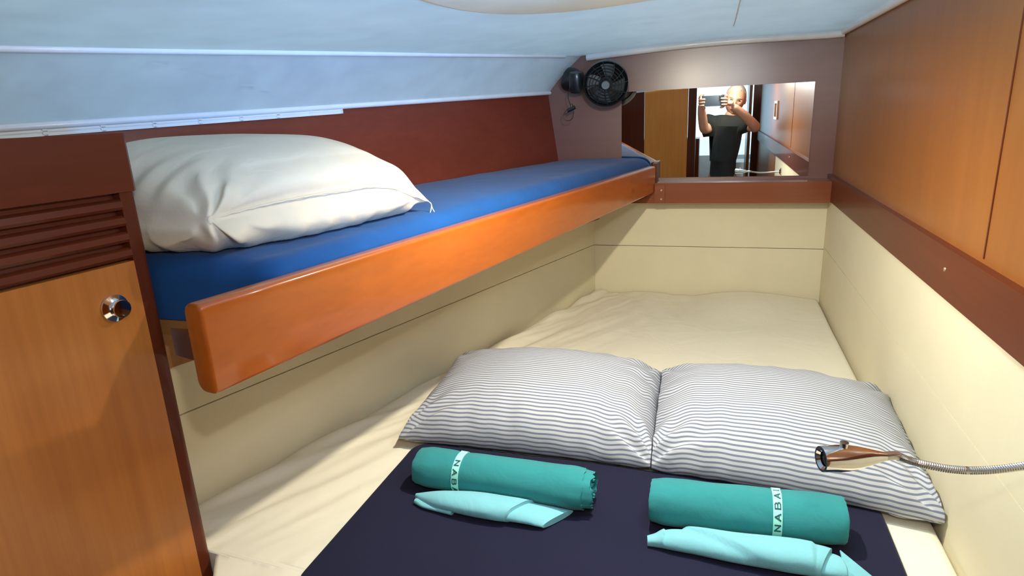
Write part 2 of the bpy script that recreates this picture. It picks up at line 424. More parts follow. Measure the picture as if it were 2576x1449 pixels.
# trims around the double berth --------------------------------------
PT = 0.085
b = box(bmesh.new(), -0.40, XR, YF-PT, YF, -0.2945, -0.2315)
struct(obj('trim_7', b, M['mahogany_x'], bev=0.004), 'mahogany ledge board below the mirror')
b = box(bmesh.new(), 0.332, XR, YB, YF, -0.291, -0.2185)
struct(obj('trim_8', b, M['mahogany_y'], bev=0.003), 'mahogany rail along the right wall')
b = bmesh.new(); lathe(b, [(0, 0), (0.0035, 0), (0.0028, 0.0012), (0, 0.0014)], (0.332, 1.036, -0.250), (-1, 0, 0), 16)
tag(obj('screw_cap', b, M['screw']), 'small round screw cap in the mahogany rail on the right', 'screw')

# upholstered cream lining (two panels each, seam between) ------------
def lining(name, label, up, lo, smooth_b=0.004):
    t = thing(name, (up[0][0][0], up[0][0][1], ZM), label, 'wall panel')
    for nm, (f, bk) in (('upper_panel', up), ('lower_panel', lo)):
        bb = bmesh.new(); hexa(bb, f, bk); obj(nm, bb, M['cream'], t, bev=smooth_b)
    return t
SE = 0.0009
def quad_y(y0, y1, x0, x1, z0, z1):
    return [(x0, y0, z0), (x1, y0, z0), (x1, y0, z1), (x0, y0, z1)], [(x0, y1, z0), (x1, y1, z0), (x1, y1, z1), (x0, y1, z1)]
lining('far_lining', 'cream upholstered panel at the far end, below the mahogany ledge and mirror',
       quad_y(YF-0.006, YF-0.0005, -0.40, XR-0.006, -0.4495, -0.31+0.015), quad_y(YF-0.006, YF-0.0005, -0.40, XR-0.006, -0.75, -0.4515), 0.0025)
def quad_x(x0, x1, y0, y1, z0, z1):
    return [(x0, y0, z0), (x0, y1, z0), (x0, y1, z1), (x0, y0, z1)], [(x1, y0, z0), (x1, y1, z0), (x1, y1, z1), (x1, y0, z1)]
lining('right_lining', 'long cream upholstered panel along the right wall beside the striped pillows',
       quad_x(XR-0.006, XR-0.0003, 0.30, YF-0.0065, -0.4432, -0.287), quad_x(XR-0.006, XR-0.0003, 0.30, YF-0.0065, -0.75, -0.4448), 0.0025)
def quad_l(z0, z1):
    a = (wall_l_x(0.62), 0.62); c = (wall_l_x(YF-0.0065), YF-0.0065)
    return [(a[0], a[1], z0), (c[0], c[1], z0), (c[0], c[1], z1), (a[0], a[1], z1)], [(a[0]-0.02, a[1], z0), (c[0]-0.02, c[1], z0), (c[0]-0.02, c[1], z1), (a[0]-0.02, a[1], z1)]
lining('left_lining', 'long cream upholstered panel under the upper berth on the left', quad_l(-0.4480, -0.362), quad_l(-0.75, -0.4500), 0.0025)
b = bmesh.new()
for (y0_, y1_, z0_, z1_) in ((0.005, 0.195, -0.012, 0.002), (0.005, 0.195, -0.102, -0.088), (0.005, 0.019, -0.088, -0.012), (0.181, 0.195, -0.088, -0.012)):
    box(b, XR-0.008, XR-0.0005, y0_, y1_, z0_, z1_)
struct(obj('fill_frame_1', b, M['chrome'], bev=0.002), 'added chrome frame round the blue fill light on the right wall')  # made-up port frame around the fill light; the wall behind is solid
# ------------------------------------------------------------------ mirror
b = box(bmesh.new(), -0.288, 0.276, YF-0.006, YF, -0.222, 0.0505)
tag(obj('mirror', b, M['mirror'], smooth=False), 'wide rectangular frameless mirror on the far bulkhead', 'mirror')

# ------------------------------------------------------------------ upper berth
b = bmesh.new()                                   # plank base under the cushion
prism(b, [(board_x(0.63)-0.036, 0.625), (board_x(2.08)-0.036, 2.08), (hull_bot_x(2.08)+0.002, 2.08), (hull_bot_x(0.625)+0.002, 0.625)], -0.272, -0.250)
berth = thing('berth_shelf', (-0.7, 1.4, -0.30), 'wooden shelf of the upper berth under the blue cushion', 'shelf')
obj('shelf_board', b, M['plank'], berth, bev=0.002)
b = bmesh.new()
prism(b, [(-0.700, 0.622), (-0.555, 0.585), (-0.548, 0.606), (-0.700, 0.645)], -0.301, -0.262)
obj('bearer', b, M['mahogany_x'], berth, bev=0.009, segs=4)
b = bmesh.new()
prism(b, [(wall_l_x(0.63)+0.018, 0.63), (wall_l_x(2.09)+0.018, 2.09), (wall_l_x(2.09)-0.01, 2.09), (wall_l_x(0.63)-0.01, 0.63)], -0.360, -0.273)
obj('cleat', b, M['plank'], berth, bev=0.002)

# lee board: varnished plank with rounded edges
b = bmesh.new()
y0, y1 = 0.494, 2.012; TH = 0.031
prof = []
hz0, hz1, r = -0.2725, -0.179, 0.012
for cx, cz, a0 in ((TH-r, hz1-r, 0), (r, hz1-r, 90), (r, hz0+r, 180), (TH-r, hz0+r, 270)):
    rr = r if cx < TH/2 else 0.006
    cxx = TH-rr if cx > TH/2 else rr
    czz = (hz1-rr if cz > (hz0+hz1)/2 else hz0+rr)
    for k in range(6):
        a = math.radians(a0+90*k/5); prof.append((cxx+rr*math.cos(a), czz+rr*math.sin(a)))
def ring(y, inset=0.0):
    out = []
    for px, pz in prof:
        cx, cz = TH/2, (hz0+hz1)/2
        sx = (px-cx)*(1-inset/TH*2)+cx; sz = (pz-cz)*(1-inset*2/(hz1-hz0))+cz
        k_ = (y-1.25)/0.76                       # the plank tapers slightly towards the far end
        sz += (0.0115*k_ if sz < cz else 0.001*k_)
        out.append(b.verts.new((board_x(y)-TH+sx, y + (TH-sx)*0.22, sz)))
    return out
rs = [ring(y0, 0.004), ring(y0+0.0015, 0.0012), ring(y0+0.004)] + [ring(y0+0.004+(y1-y0-0.004)*k/16) for k in range(1, 17)]
for i in range(len(rs)-1):
    n = len(prof)
    for k in range(n): b.faces.new((rs[i][k], rs[i][(k+1) % n], rs[i+1][(k+1) % n], rs[i+1][k]))
b.faces.new(rs[0]); b.faces.new(rs[-1][::-1])
lee = tag(obj('lee_board', b, M['board'], angle=50), 'long varnished orange-brown plank edging the blue upper berth', 'board')
# metal hook under the near end of the board: small rounded peg
b = bmesh.new()
box(b, -0.172, -0.141, 2.002, 2.0155, -0.292, -0.238)
br = tag(obj('board_bracket', b, M['mahogany_x'], bev=0.002), 'small wooden bracket with two screws holding the far end of the berth plank', 'bracket')
for z in (-0.252, -0.280):
    b = bmesh.new(); lathe(b, [(0, 0), (0.0036, 0), (0.0028, 0.0014), (0, 0.0016)], (-0.1515, 2.0022, z), (0, -1, 0), 14)
    obj('screw', b, M['screw'], br)
b = box(bmesh.new(), -0.182, -0.168, 2.03, 2.094, -0.231, -0.172)
tag(obj('end_block', b, M['mahogany_z'], bev=0.002), 'small upright brown block at the mirror corner behind the berth plank end', 'block')

# blue cushion
b = bmesh.new(); NY, NX = 90, 26
def cush(yv, s, top):
    xr = board_x(yv)-TH-0.004; xl = hull_bot_x(yv)+0.006
    x = xl+(xr-xl)*s
    e = min(s, 1-s)*(xr-xl); ey = min(yv-0.622, 2.088-yv)
    rr = 0.034
    d = 0.0
    for q in (e, ey):
        if q < rr: d += (rr-math.sqrt(max(0, rr*rr-(rr-q)**2)))*0.8
    z = -0.157-0.009*sstep(1.15, 0.7, yv)-min(d, 0.03)
    if top:
        z += 0.004*math.sin(math.pi*s) + 0.0022*fbm(x*9, yv*5, 1.0)
        seam = abs(yv-(0.845+0.25*(s-1)*-0.6)); z -= 0.0035*math.exp(-(seam/0.006)**2)
        # soft dent under the white pillow and crease along the near edge
        z -= 0.004*math.exp(-((s-0.86)/0.03)**2)*sstep(0.95, 0.75, yv)
    return (x, yv, z)
ysv = [0.622+(2.088-0.622)*((j/NY)) for j in range(NY+1)]
ssv = [0.5-0.5*math.cos(math.pi*i/NX) for i in range(NX+1)]
T = [[b.verts.new(cush(yv, s, True)) for s in ssv] for yv in ysv]
for j in range(NY):
    for i in range(NX): b.faces.new((T[j][i], T[j][i+1], T[j+1][i+1], T[j+1][i]))
bd = [T[0][i] for i in range(NX+1)]+[T[j][NX] for j in range(1, NY+1)]+[T[NY][i] for i in range(NX-1, -1, -1)]+[T[j][0] for j in range(NY-1, 0, -1)]
lo = [b.verts.new((v.co.x, v.co.y, -0.2485)) for v in bd]; n = len(bd)
for k in range(n): b.faces.new((bd[k], lo[k], lo[(k+1) % n], bd[(k+1) % n]))
b.faces.new(lo)
tag(obj('berth_cushion', b, M['blue'], angle=70), 'long royal blue cushion on the upper berth under the white pillow', 'cushion')

# ------------------------------------------------------------------ pillows
def pillow_bm(a, c, T, seed=0.0, N=56, pinch=0.10, flat=0.55, crease=0.006, exp_=2.4, edge_pow=0.62, stripe=False, corner_wr=1.0):
    """a, c half sizes; T half thickness.  Returns bm in local space, seam at z=0."""
    bm = bmesh.new(); uvl = bm.loops.layers.uv.new('UVMap'); info = {}
    def pos(u, v, sgn):
        x = a*u*(1-pinch*(1-v*v)*abs(u)**2); y = c*v*(1-pinch*(1-u*u)*abs(v)**2)
        h = (max(0, 1-abs(u)**exp_)**edge_pow)*(max(0, 1-abs(v)**exp_)**edge_pow)
        z = sgn*T*h
        edge = 1-h
        # creases that run off the seams and gather at the corners
        wr = 0.0
        gu = math.exp(-((1-abs(u))/0.30)**2); gv = math.exp(-((1-abs(v))/0.30)**2)
        wr += gu*noise.noise(Vector((v*7+seed, u*1.2, seed*1.7)))*1.0
        wr += gv*noise.noise(Vector((u*8+seed*2, v*1.2, seed)))*1.0
        ang = math.atan2(abs(v)-1.08, abs(u)-1.08)
        rc = math.hypot(abs(u)-1, abs(v)-1)
        wr += corner_wr*1.3*math.exp(-(rc/0.42)**2)*math.sin(ang*16+seed)*(1 if rc > 0.03 else 0)
        wr += 0.5*noise.noise(Vector((u*2.2+seed, v*2.2, seed)))
        z += sgn*crease*wr*min(1, h*3.0+0.05)
        if sgn < 0: z = z*flat
        return Vector((x, y, z))
    V = {}
    def param(i): 
        t = -1+2*i/N
        return math.sin(t*math.pi/2)*0.75+t*0.25
    for sgn in (1, -1):
        for i in range(N+1):
            for j in range(N+1):
                rim = i in (0, N) or j in (0, N)
                if rim and sgn < 0: V[(i, j, -1)] = V[(i, j, 1)]; continue
                u, v = param(i), param(j)
                V[(i, j, sgn)] = bm.verts.new(pos(u, v, sgn)) if not rim else bm.verts.new(Vector((pos(u, v, 1).x, pos(u, v, 1).y, crease*0.8*noise.noise(Vector((u*5+seed, v*5, 2))))))
    for sgn in (1, -1):
        for i in range(N):
            for j in range(N):
                q = [(i, j), (i+1, j), (i+1, j+1), (i, j+1)]
                if sgn < 0: q = q[::-1]
                f = bm.faces.new([V[(p, r_, sgn)] for p, r_ in q])
                for lp, (p, r_) in zip(f.loops, q):
                    lp[uvl].uv = (p/N, (param(r_)+1)/2 + (0.011*noise.noise(Vector((p/N*3+seed, r_/N*3, 0)))))
    return bm
def arc_uv(bm, N, period):
    """UV.y = distance along the cloth from the near seam, in stripe periods (faces were made row by row)"""
    uvl = bm.loops.layers.uv.active; bm.faces.ensure_lookup_table()
    k = 0
    for sgn in (1, -1):
        for i in range(N):
            acc = [0.0, 0.0]
            for j in range(N):
                f = bm.faces[k]; k += 1; L = list(f.loops)
                if sgn > 0: a0, b0, b1, a1 = L              # (i,j) (i+1,j) (i+1,j+1) (i,j+1)
                else: a1, b1, b0, a0 = L
                da = (a1.vert.co-a0.vert.co).length; db = (b1.vert.co-b0.vert.co).length
                a0[uvl].uv = (i/N, acc[0]/period); b0[uvl].uv = ((i+1)/N, acc[1]/period)
                acc[0] += da; acc[1] += db
                a1[uvl].uv = (i/N, acc[0]/period); b1[uvl].uv = ((i+1)/N, acc[1]/period)
def place(bm, M4, post=None):
    bm.transform(M4)
    if post:
        for v in bm.verts: v.co = post(v.co)
    return bm
# white pillow on the upper berth
A_ = Vector((-0.612, 0.632)); B_ = Vector((-0.470, 0.990)); Cc = Vector((-0.775, 1.150)); D_ = Vector((-0.960, 0.600))
bm = pillow_bm(1, 1, 0.080, seed=4.2, N=120, pinch=0.07, flat=1.0, crease=0.0060, exp_=2.6, edge_pow=0.50)
ZP = -0.1525                                  # cushion top
def wp_map(co):
    u, w, zz = co                            # u across (-1 hull, +1 board), w along (-1 near, +1 far)
    p = ((1+u)/2*(1+w)/2)*B_ + ((1+u)/2*(1-w)/2)*A_ + ((1-u)/2*(1+w)/2)*Cc + ((1-u)/2*(1-w)/2)*D_
    seam = -0.104 - 0.034*sstep(0.35, 1, w)*abs(w) + 0.012*(1-w*w) + 0.030*sstep(0.6, -1, u)*sstep(0.8, -0.6, w)
    x, y = p.x, p.y
    # the seam is drawn in a little between the two bulging faces
    if zz < 0:                               # belly: rounds out past the seam before it reaches the cushion
        q = min(1, -zz/0.080); low = seam-(ZP+0.001)
        z = seam - low*min(1, q*1.75)**0.9
        out = math.sin(math.pi*min(1, q*1.25))*0.036*sstep(1.0, 0.55, w)
        if u > 0.4:
            x += out*sstep(0.4, 1, u)*0.9
            x += 0.0032*math.sin(w*23+2*math.sin(w*5))*sstep(0.5, 1, u)*math.sin(math.pi*min(1, q*1.3))     # upright gathers under the seam
        if w < -0.4: y -= out*0.6*sstep(-0.4, -1, w)
    else:
        z = seam + zz
        if u > 0.4: x += 0.012*sstep(0.4, 1, u)*math.sin(math.pi*min(1, zz/0.05))*sstep(1.0, 0.55, w)
    xl = hull_bot_x(y)+0.012-0.13*(z+0.15)
    if x < xl: x = xl
    if y < 0.624: y = 0.624-0.05*(0.624-y)
    return Vector((x, y, z-0.0085*sstep(1.15, 0.75, y)))
edge_pts = []
for k in range(61):
    w = -0.97+1.94*k/60
    edge_pts.append(wp_map(Vector((1-0.004, w, 0.0)))+Vector((0.0008, 0, 0.0006*math.sin(k*1.9))))
for v in bm.verts: v.co = wp_map(v.co)
wp = thing('white_pillow', (-0.70, 0.92, -0.147), 'plump white pillow with a frayed seam on the blue upper berth', 'pillow')
obj('pillow_body', bm, M['pillow_white'], wp, angle=180)
b = bmesh.new(); tube(b, edge_pts, 0.0013, 8); obj('seam', b, M['pillow_white'], wp)
b = bmesh.new()
tipp = Vector((-0.472, 0.988, -0.141))
tube(b, bez([tipp+Vector((-0.004, 0, 0.003)), tipp+Vector((0.004, 0.003, -0.004)), tipp+Vector((0.004, 0.0, -0.015)), tipp+Vector((-0.001, -0.002, -0.026))], 6), 0.0009, 6)
tube(b, bez([tipp+Vector((0.004, 0.003, -0.004)), tipp+Vector((0.007, 0.001, -0.012)), tipp+Vector((0.010, 0.001, -0.018))], 6), 0.0008, 6)
obj('loose_thread', b, M['thread'], wp)

# two striped pillows on the double berth
def bed_pillow(label, cx, cy, a, c, T, rot, seed, quad=None):
    bm = pillow_bm(1, 1, T, seed=seed, N=100, pinch=0.04, flat=0.5, crease=0.0065, exp_=2.8, edge_pow=0.46)
    q = [Vector(p) for p in quad]           # near-left, near-right, far-right, far-left
    for v in bm.verts:
        u, w = v.co.x, v.co.y
        p = ((1-u)/2*(1-w)/2)*q[0] + ((1+u)/2*(1-w)/2)*q[1] + ((1+u)/2*(1+w)/2)*q[2] + ((1-u)/2*(1+w)/2)*q[3]
        zb = ZM + 0.026 + 0.006*(1-u*u) + 0.012*sstep(-0.3, 1, w)
        z = zb + v.co.z
        lim = ZM+0.0185 if (p.y < 0.970 and -0.530 < p.x < 0.27) else ZM+0.004
        if z < lim: z = lim
        x = p.x
        if x > XR-0.010: x = XR-0.010
        if seed < 5: x = min(x, -0.0855-0.004*w)
        else: x = max(x, -0.0835-0.004*w)
        v.co = Vector((x, p.y, z))
    arc_uv(bm, 100, 0.0083)
    return tag(obj('striped_pillow', bm, M['stripe'], angle=180), label, 'pillow')
bed_pillow('left white pillow with grey pinstripes on the double bed', 0, 0, 0, 0, 0.088, 0, 1.3,
           quad=[(-0.556, 0.946), (-0.070, 0.952), (-0.080, 1.300), (-0.572, 1.285)])
bed_pillow('right white pillow with grey pinstripes against the cream wall panel', 0, 0, 0, 0, 0.086, 0, 8.6,
           quad=[(-0.096, 0.952), (0.343, 0.902), (0.352, 1.275), (-0.106, 1.300)])

# ------------------------------------------------------------------ double mattress with its fitted sheet
b = bmesh.new(); NX, NY = 130, 190
def sheet_z(x, y, s):
    z = ZM
    xl = wall_l_x(y)
    # soft drag creases running from the left wall towards the far right
    d = x-xl
    k = math.exp(-(d/0.22)**2)
    ph = (x*0.80 - y*0.45)
    z += 0.0085*k*noise.noise(Vector((ph*34, (x+y)*2.6, 0.3)))
    z += 0.0045*k*noise.noise(Vector((ph*78, (x+y)*4.0, 4.3)))
    # creases at the far end
    k2 = sstep(1.55, 2.0, y)*sstep(0.15, -0.2, x)
    z += 0.011*k2*noise.noise(Vector((x*16+y*6, y*3, 7.0)))
    z += 0.0012*fbm(x*5, y*5, 9.1)
    # swell at the head of the mattress
    z += 0.021*math.exp(-((x-0.13)/0.15)**2)*sstep(1.78, 2.04, y)
    z += 0.006*math.exp(-((x+0.25)/0.12)**2)*sstep(1.8, 2.05, y)
    z -= 0.006*math.exp(-((x+0.07)/0.05)**2)*sstep(1.8, 2.05, y)
    if -0.548 < x < 0.278 and y < 0.998: z = min(z, ZM+0.0012)      # pressed flat under the blanket
    # rolled border against the linings
    z += 0.006*math.exp(-((d-0.03)/0.018)**2)
    for e in (d, XR-0.008-x, (YF-0.006-y)*1.2):
        if e < 0.014: z -= 0.014-math.sqrt(max(0, 0.014**2-(0.014-e)**2))
    return z
G = []
for j in range(NY+1):
    y = 0.33+(YF-0.006-0.33)*(j/NY); row = []
    for i in range(NX+1):
        t = i/NX; t = 0.5-0.5*math.cos(math.pi*t)*1.0 if False else t
        xl = max(wall_l_x(y), -0.84)+0.002; xr = XR-0.008
        if y < 0.617: xl = -0.694+(0.617-y)*0.8
        x = xl+(xr-xl)*t
        row.append(b.verts.new((x, y, sheet_z(x, y, t))))
    G.append(row)
for j in range(NY):
    for i in range(NX): b.faces.new((G[j][i], G[j][i+1], G[j+1][i+1], G[j+1][i]))
bd = [G[0][i] for i in range(NX+1)]+[G[j][NX] for j in range(1, NY+1)]+[G[NY][i] for i in range(NX-1, -1, -1)]+[G[j][0] for j in range(NY-1, 0, -1)]
lo = [b.verts.new((v.co.x, v.co.y, -0.745)) for v in bd]; n = len(bd)
for k in range(n): b.faces.new((bd[k], lo[k], lo[(k+1) % n], bd[(k+1) % n]))
b.faces.new(lo)
tag(obj('mattress', b, M['sheet'], angle=120), 'wide double mattress covered with a creased cream sheet', 'mattress')
b = bmesh.new(); prism(b, [(-0.42, 0.34), (-0.69, 0.612), (XR-0.001, 0.34), (XR-0.001, YF-0.001), (wall_l_x(YF-0.005)+0.003, YF-0.005), (wall_l_x(0.64)+0.003, 0.64), (-0.69, 0.64)], ZFL, -0.7505)
tag(obj('bed_base', b, M['mahogany_x'], smooth=False), 'built-in wooden base under the double mattress', 'bed base')

# ------------------------------------------------------------------ navy blanket
b = bmesh.new()
bx0, bx1, by0, by1, br_ = -0.524, 0.263, 0.560, 0.962, 0.038
NXb, NYb = 110, 60
def rr_pt(u, v):
    """map the square onto a rounded rectangle"""
    x = bx0+(bx1-bx0)*u; y = by0+(by1-by0)*v
    cx = clampf(x, bx0+br_, bx1-br_); cy = clampf(y, by0+br_, by1-br_)
    dx, dy = x-cx, y-cy
    if dx and dy:
        m = max(abs(dx), abs(dy)); L = math.hypot(dx, dy); k = m/L
        x, y = cx+dx*k, cy+dy*k
    return x, y
def bl_z(x, y):
    z = ZM+0.0165+0.0016*fbm(x*5, y*5, 2.2)
    dx = min(x-bx0, bx1-x); dy = min(y-by0, by1-y)
    cx = clampf(x, bx0+br_, bx1-br_); cy = clampf(y, by0+br_, by1-br_)
    e = br_-math.hypot(x-cx, y-cy) if (x-cx or y-cy) else min(dx, dy)
    if e < 0.008: z -= 0.008-math.sqrt(max(0, 0.008**2-(0.008-max(e, 0))**2))
    return z
G = []
def ease(t): return 0.5-0.5*math.cos(math.pi*t)
for j in range(NYb+1):
    row = []
    for i in range(NXb+1):
        x, y = rr_pt(ease(i/NXb), ease(j/NYb)); row.append(b.verts.new((x, y, bl_z(x, y))))
    G.append(row)
for j in range(NYb):
    for i in range(NXb): b.faces.new((G[j][i], G[j][i+1], G[j+1][i+1], G[j+1][i]))
bd = [G[0][i] for i in range(NXb+1)]+[G[j][NXb] for j in range(1, NYb+1)]+[G[NYb][i] for i in range(NXb-1, -1, -1)]+[G[j][0] for j in range(NYb-1, 0, -1)]
lo = [b.verts.new((v.co.x, v.co.y, ZM+0.002)) for v in bd]; n = len(bd)
for k in range(n): b.faces.new((bd[k], lo[k], lo[(k+1) % n], bd[(k+1) % n]))
b.faces.new(lo)
tag(obj('folded_blanket', b, M['navy'], angle=100), 'dark navy folded blanket lying in front of the striped pillows', 'blanket')
ZB = ZM+0.0165

# ------------------------------------------------------------------ rolled towels with printed bands
GLYPH = {  # strokes on a 0..1 x 0..1.3 grid
 'N': [[(0, 0), (0, 1.3), (1, 0), (1, 1.3)]],
 'A': [[(0, 0), (0.5, 1.3), (1, 0)], [(0.2, 0.42), (0.8, 0.42)]],
 'B': [[(0, 0), (0, 1.3), (0.7, 1.3), (0.9, 1.1), (0.9, 0.85), (0.7, 0.68), (0, 0.68)], [(0.7, 0.68), (1, 0.5), (1, 0.2), (0.75, 0), (0, 0)]],
 'I': [[(0.5, 0), (0.5, 1.3)]],
 'J': [[(0.8, 1.3), (0.8, 0.3), (0.6, 0), (0.25, 0), (0.05, 0.3)]]}
def rolled_towel(label, xl, xr, yl, yr, r, band_x, seed, flip, start_ang, right_open):
    ra, rb = r, r*0.92                     # half depth, half height
    zc = ZB+rb+0.0005
    t = thing('rolled_towel', ((xl+xr)/2, (yl+yr)/2, ZB), label, 'towel')
    bm = bmesh.new(); n = 60; NL = 60
    def sec(x, ang, off=0.0):
        s = (x-xl)/(xr-xl); yc = yl+(yr-yl)*s
        k = 1+0.045*noise.noise(Vector((x*7+seed, math.cos(ang)*1.2, math.sin(ang)*1.2)))+0.022*noise.noise(Vector((x*26+seed, math.cos(ang)*2.2+x*14, math.sin(ang)*2.2)))
        endf = 1-0.10*math.exp(-((x-xl)/0.012)**2)-(0.06*math.exp(-((xr-x)/0.012)**2))
        k *= endf
        band = 1-0.05*math.exp(-((x-band_x)/0.012)**2)
        k *= band
        k += 0.02*sstep(0.035, 0.02, xr-x) if right_open else 0
        y = yc+(ra*k+off)*math.cos(ang); z = zc+(rb*k+off)*math.sin(ang)
        # outer flap laid over the roll, its soft edge running along the upper back
        fl = sstep(math.radians(66), math.radians(62), ang)*sstep(math.radians(-40), math.radians(30), ang if ang < math.pi else ang-2*math.pi)
        y += 0.0022*fl*math.cos(ang); z += 0.0022*fl*math.sin(ang)
        z = max(z, ZB+0.0006)
        return Vector((x, y, z))
    rings = []
    for i in range(NL+1):
        x = xl+(xr-xl)*i/NL
        ragged = 0.0
        rings.append([bm.verts.new(sec(x + (0.004*noise.noise(Vector((math.cos(2*math.pi*k/n)*2, math.sin(2*math.pi*k/n)*2, seed+i//30)))*(1 if i in (0, NL) else 0)), 2*math.pi*k/n)) for k in range(n)])
    for i in range(NL):
        for k in range(n): bm.faces.new((rings[i][k], rings[i][(k+1) % n], rings[i+1][(k+1) % n], rings[i+1][k]))
    # spiral ends: pleated windings
    for side, ring_, dirx in ((0, rings[0], -1), (1, rings[-1], 1)):
        prev = ring_; xb = xl if side == 0 else xr
        steps = 14
        for s_ in range(1, steps+1):
            f = 1-s_/steps*0.93
            dep = (0.0035 if s_ % 2 else -0.003)
            if right_open and side: dep = (0.010, 0.001, 0.013, 0.004)[s_ % 4]*(1 if s_ > 1 else 0.3)
            cur = []
            for k in range(n):
                a_ = 2*math.pi*k/n; p = sec(xb, a_); s0 = (xb-xl)/(xr-xl); yc = yl+(yr-yl)*s0
                sp = 1+0.03*math.sin(a_+s_*0.9)
                cur.append(bm.verts.new(Vector((xb+dirx*(dep+(0.007 if (right_open and side) else 0.0015)*noise.noise(Vector((math.cos(a_)*3, math.sin(a_)*3, s_*0.7+seed)))), yc+(p.y-yc)*f*sp, zc+(p.z-zc)*f*sp))))
            for k in range(n):
                q = (prev[k], prev[(k+1) % n], cur[(k+1) % n], cur[k]); bm.faces.new(q)
            prev = cur
        bm.faces.new(prev)
    obj('towel_roll', bm, M['teal'], t, angle=60)
    # elastic band
    bm = bmesh.new(); w = 0.0120; nn = 72; rr_ = []
    a_tilt = 0.0
    for xo, off in ((-w/2, 0.0006), (-w/2, 0.0016), (w/2, 0.0016), (w/2, 0.0006)):
        rr_.append([bm.verts.new(sec(band_x+xo, 2*math.pi*k/nn, off)) for k in range(nn)])
    for i in range(4):
        for k in range(nn): bm.faces.new((rr_[i][k], rr_[(i+1) % 4][k], rr_[(i+1) % 4][(k+1) % nn], rr_[i][(k+1) % nn]))
    bnd = obj('band', bm, M['band'], t, angle=50)
    # lettering wrapped round the roll
    bm = bmesh.new(); ang = start_ang; hgt = 0.0070; wid = 0.0092/r; sgn = -1 if flip else 1
    for ch in 'NABAIJI':
        for st in GLYPH[ch]:
            for (u0, v0), (u1, v1) in zip(st[:-1], st[1:]):
                # u along the reading direction (around the roll), v letter height (across the band)
                L = math.hypot(u1-u0, v1-v0); du, dv = (u1-u0)/L, (v1-v0)/L; hw = 0.125
                m = max(2, int(L*5))
                for q in range(m):
                    ts = [(-hw+(L+2*hw)*q/m), (-hw+(L+2*hw)*(q+1)/m)]
                    vs = []
                    for off in (0.0018, 0.0024):
                        for tt, sd in ((ts[0], -1), (ts[1], -1), (ts[1], 1), (ts[0], 1)):
                            uu = u0+du*tt-dv*sd*hw; vv = v0+dv*tt+du*sd*hw
                            aa = ang+sgn*uu*wid*0.95
                            xx = band_x+sgn*(vv/1.3-0.5)*hgt
                            vs.append(bm.verts.new(sec(xx, aa, off)))
                    for f in ((0, 1, 2, 3), (4, 7, 6, 5), (0, 4, 5, 1), (1, 5, 6, 2), (2, 6, 7, 3), (3, 7, 4, 0)): bm.faces.new([vs[i] for i in f])
        ang += sgn*wid*1.75
    obj('lettering', bm, M['ink'], bnd, smooth=False)
    return t
# angle: 0 = far side (+y), 90 = top, 180 = near side
rolled_towel('rolled teal towel on the left with ruffled right end', -0.452, -0.170, 0.832, 0.830, 0.0335, -0.376, 1.0, False, math.radians(112), True)
rolled_towel('rolled teal towel on the right with readable mint band', -0.066, 0.190, 0.824, 0.838, 0.0350, 0.104, 5.0, True, math.radians(184), False)

# ------------------------------------------------------------------ folded aqua washcloths
def washcloth(label, spine, name='washcloth', seed=0.0, overlap=0.62, tail=None, split_pts=None):
    """spine: list of (x, y, half depth, height)"""
    t = thing(name, (spine[len(spine)//2][0], spine[len(spine)//2][1], ZB), label, 'washcloth')
    def build(sp, lift, grow, ph):
        bm = bmesh.new(); n = 40; rings = []
        xs = bez([(a[0], a[1], 0) for a in sp], 10); hw = bez([(a[2], a[3], 0) for a in sp], 10)
        for i, (p, h) in enumerate(zip(xs, hw)):
            d = (xs[min(i+1, len(xs)-1)]-xs[max(0, i-1)]).normalized(); nrm = Vector((-d.y, d.x, 0))
            rg = []
            for k in range(n):
                a_ = 2*math.pi*k/n
                cy = math.copysign(abs(math.cos(a_))**0.8, math.cos(a_))*(max(h.x, 0.0012)+grow)
                cz = math.copysign(abs(math.sin(a_))**0.9, math.sin(a_))*(max(h.y, 0.001)+grow)/2
                wv = 1+0.07*noise.noise(Vector((p.x*22+seed, math.cos(a_), math.sin(a_)+ph)))
                rg.append(bm.verts.new((p.x+nrm.x*cy*wv, p.y+nrm.y*cy*wv, ZB+0.0008+lift+max(h.y, 0.001)/2*(1)+cz*wv+0*grow)))
            rings.append(rg)
        for i in range(len(rings)-1):
            for k in range(n): bm.faces.new((rings[i][k], rings[i][(k+1) % n], rings[i+1][(k+1) % n], rings[i+1][k]))
        bm.faces.new(rings[0][::-1]); bm.faces.new(rings[-1])
        return bm
    return t, build
# left one: a rolled cloth wrapped round a flat tail that ends in a point
t, build = washcloth('pale aqua folded washcloth in front of the left teal towel', [(-0.44, 0.78, 0.002, 0.01), (-0.33, 0.78, .03, .03), (-0.2, 0.78, .03, .02)], seed=2.0)
bm = build([(-0.440, 0.786, 0.0030, 0.010), (-0.418, 0.781, 0.011, 0.017), (-0.385, 0.777, 0.018, 0.024), (-0.335, 0.777, 0.0235, 0.028), (-0.285, 0.778, 0.0250, 0.027), (-0.262, 0.779, 0.0245, 0.025)], 0, 0, 0)
for v in bm.verts:      # slanting cuff of the outer wrap
    k = sstep(-0.32, -0.258, v.co.x); v.co.x += k*(v.co.y-0.778)*0.75
obj('wrap', bm, M['aqua'], t, angle=60)
bm = build([(-0.300, 0.779, 0.021, 0.019), (-0.255, 0.780, 0.0225, 0.018), (-0.225, 0.781, 0.0240, 0.015), (-0.206, 0.783, 0.0250, 0.010)], 0.001, 0, 3)
for v in bm.verts:      # diagonal end with the far corner drawn out
    k = sstep(-0.245, -0.206, v.co.x); v.co.x += k*(v.co.y-0.778)*0.85
obj('tail', bm, M['aqua'], t, angle=60)
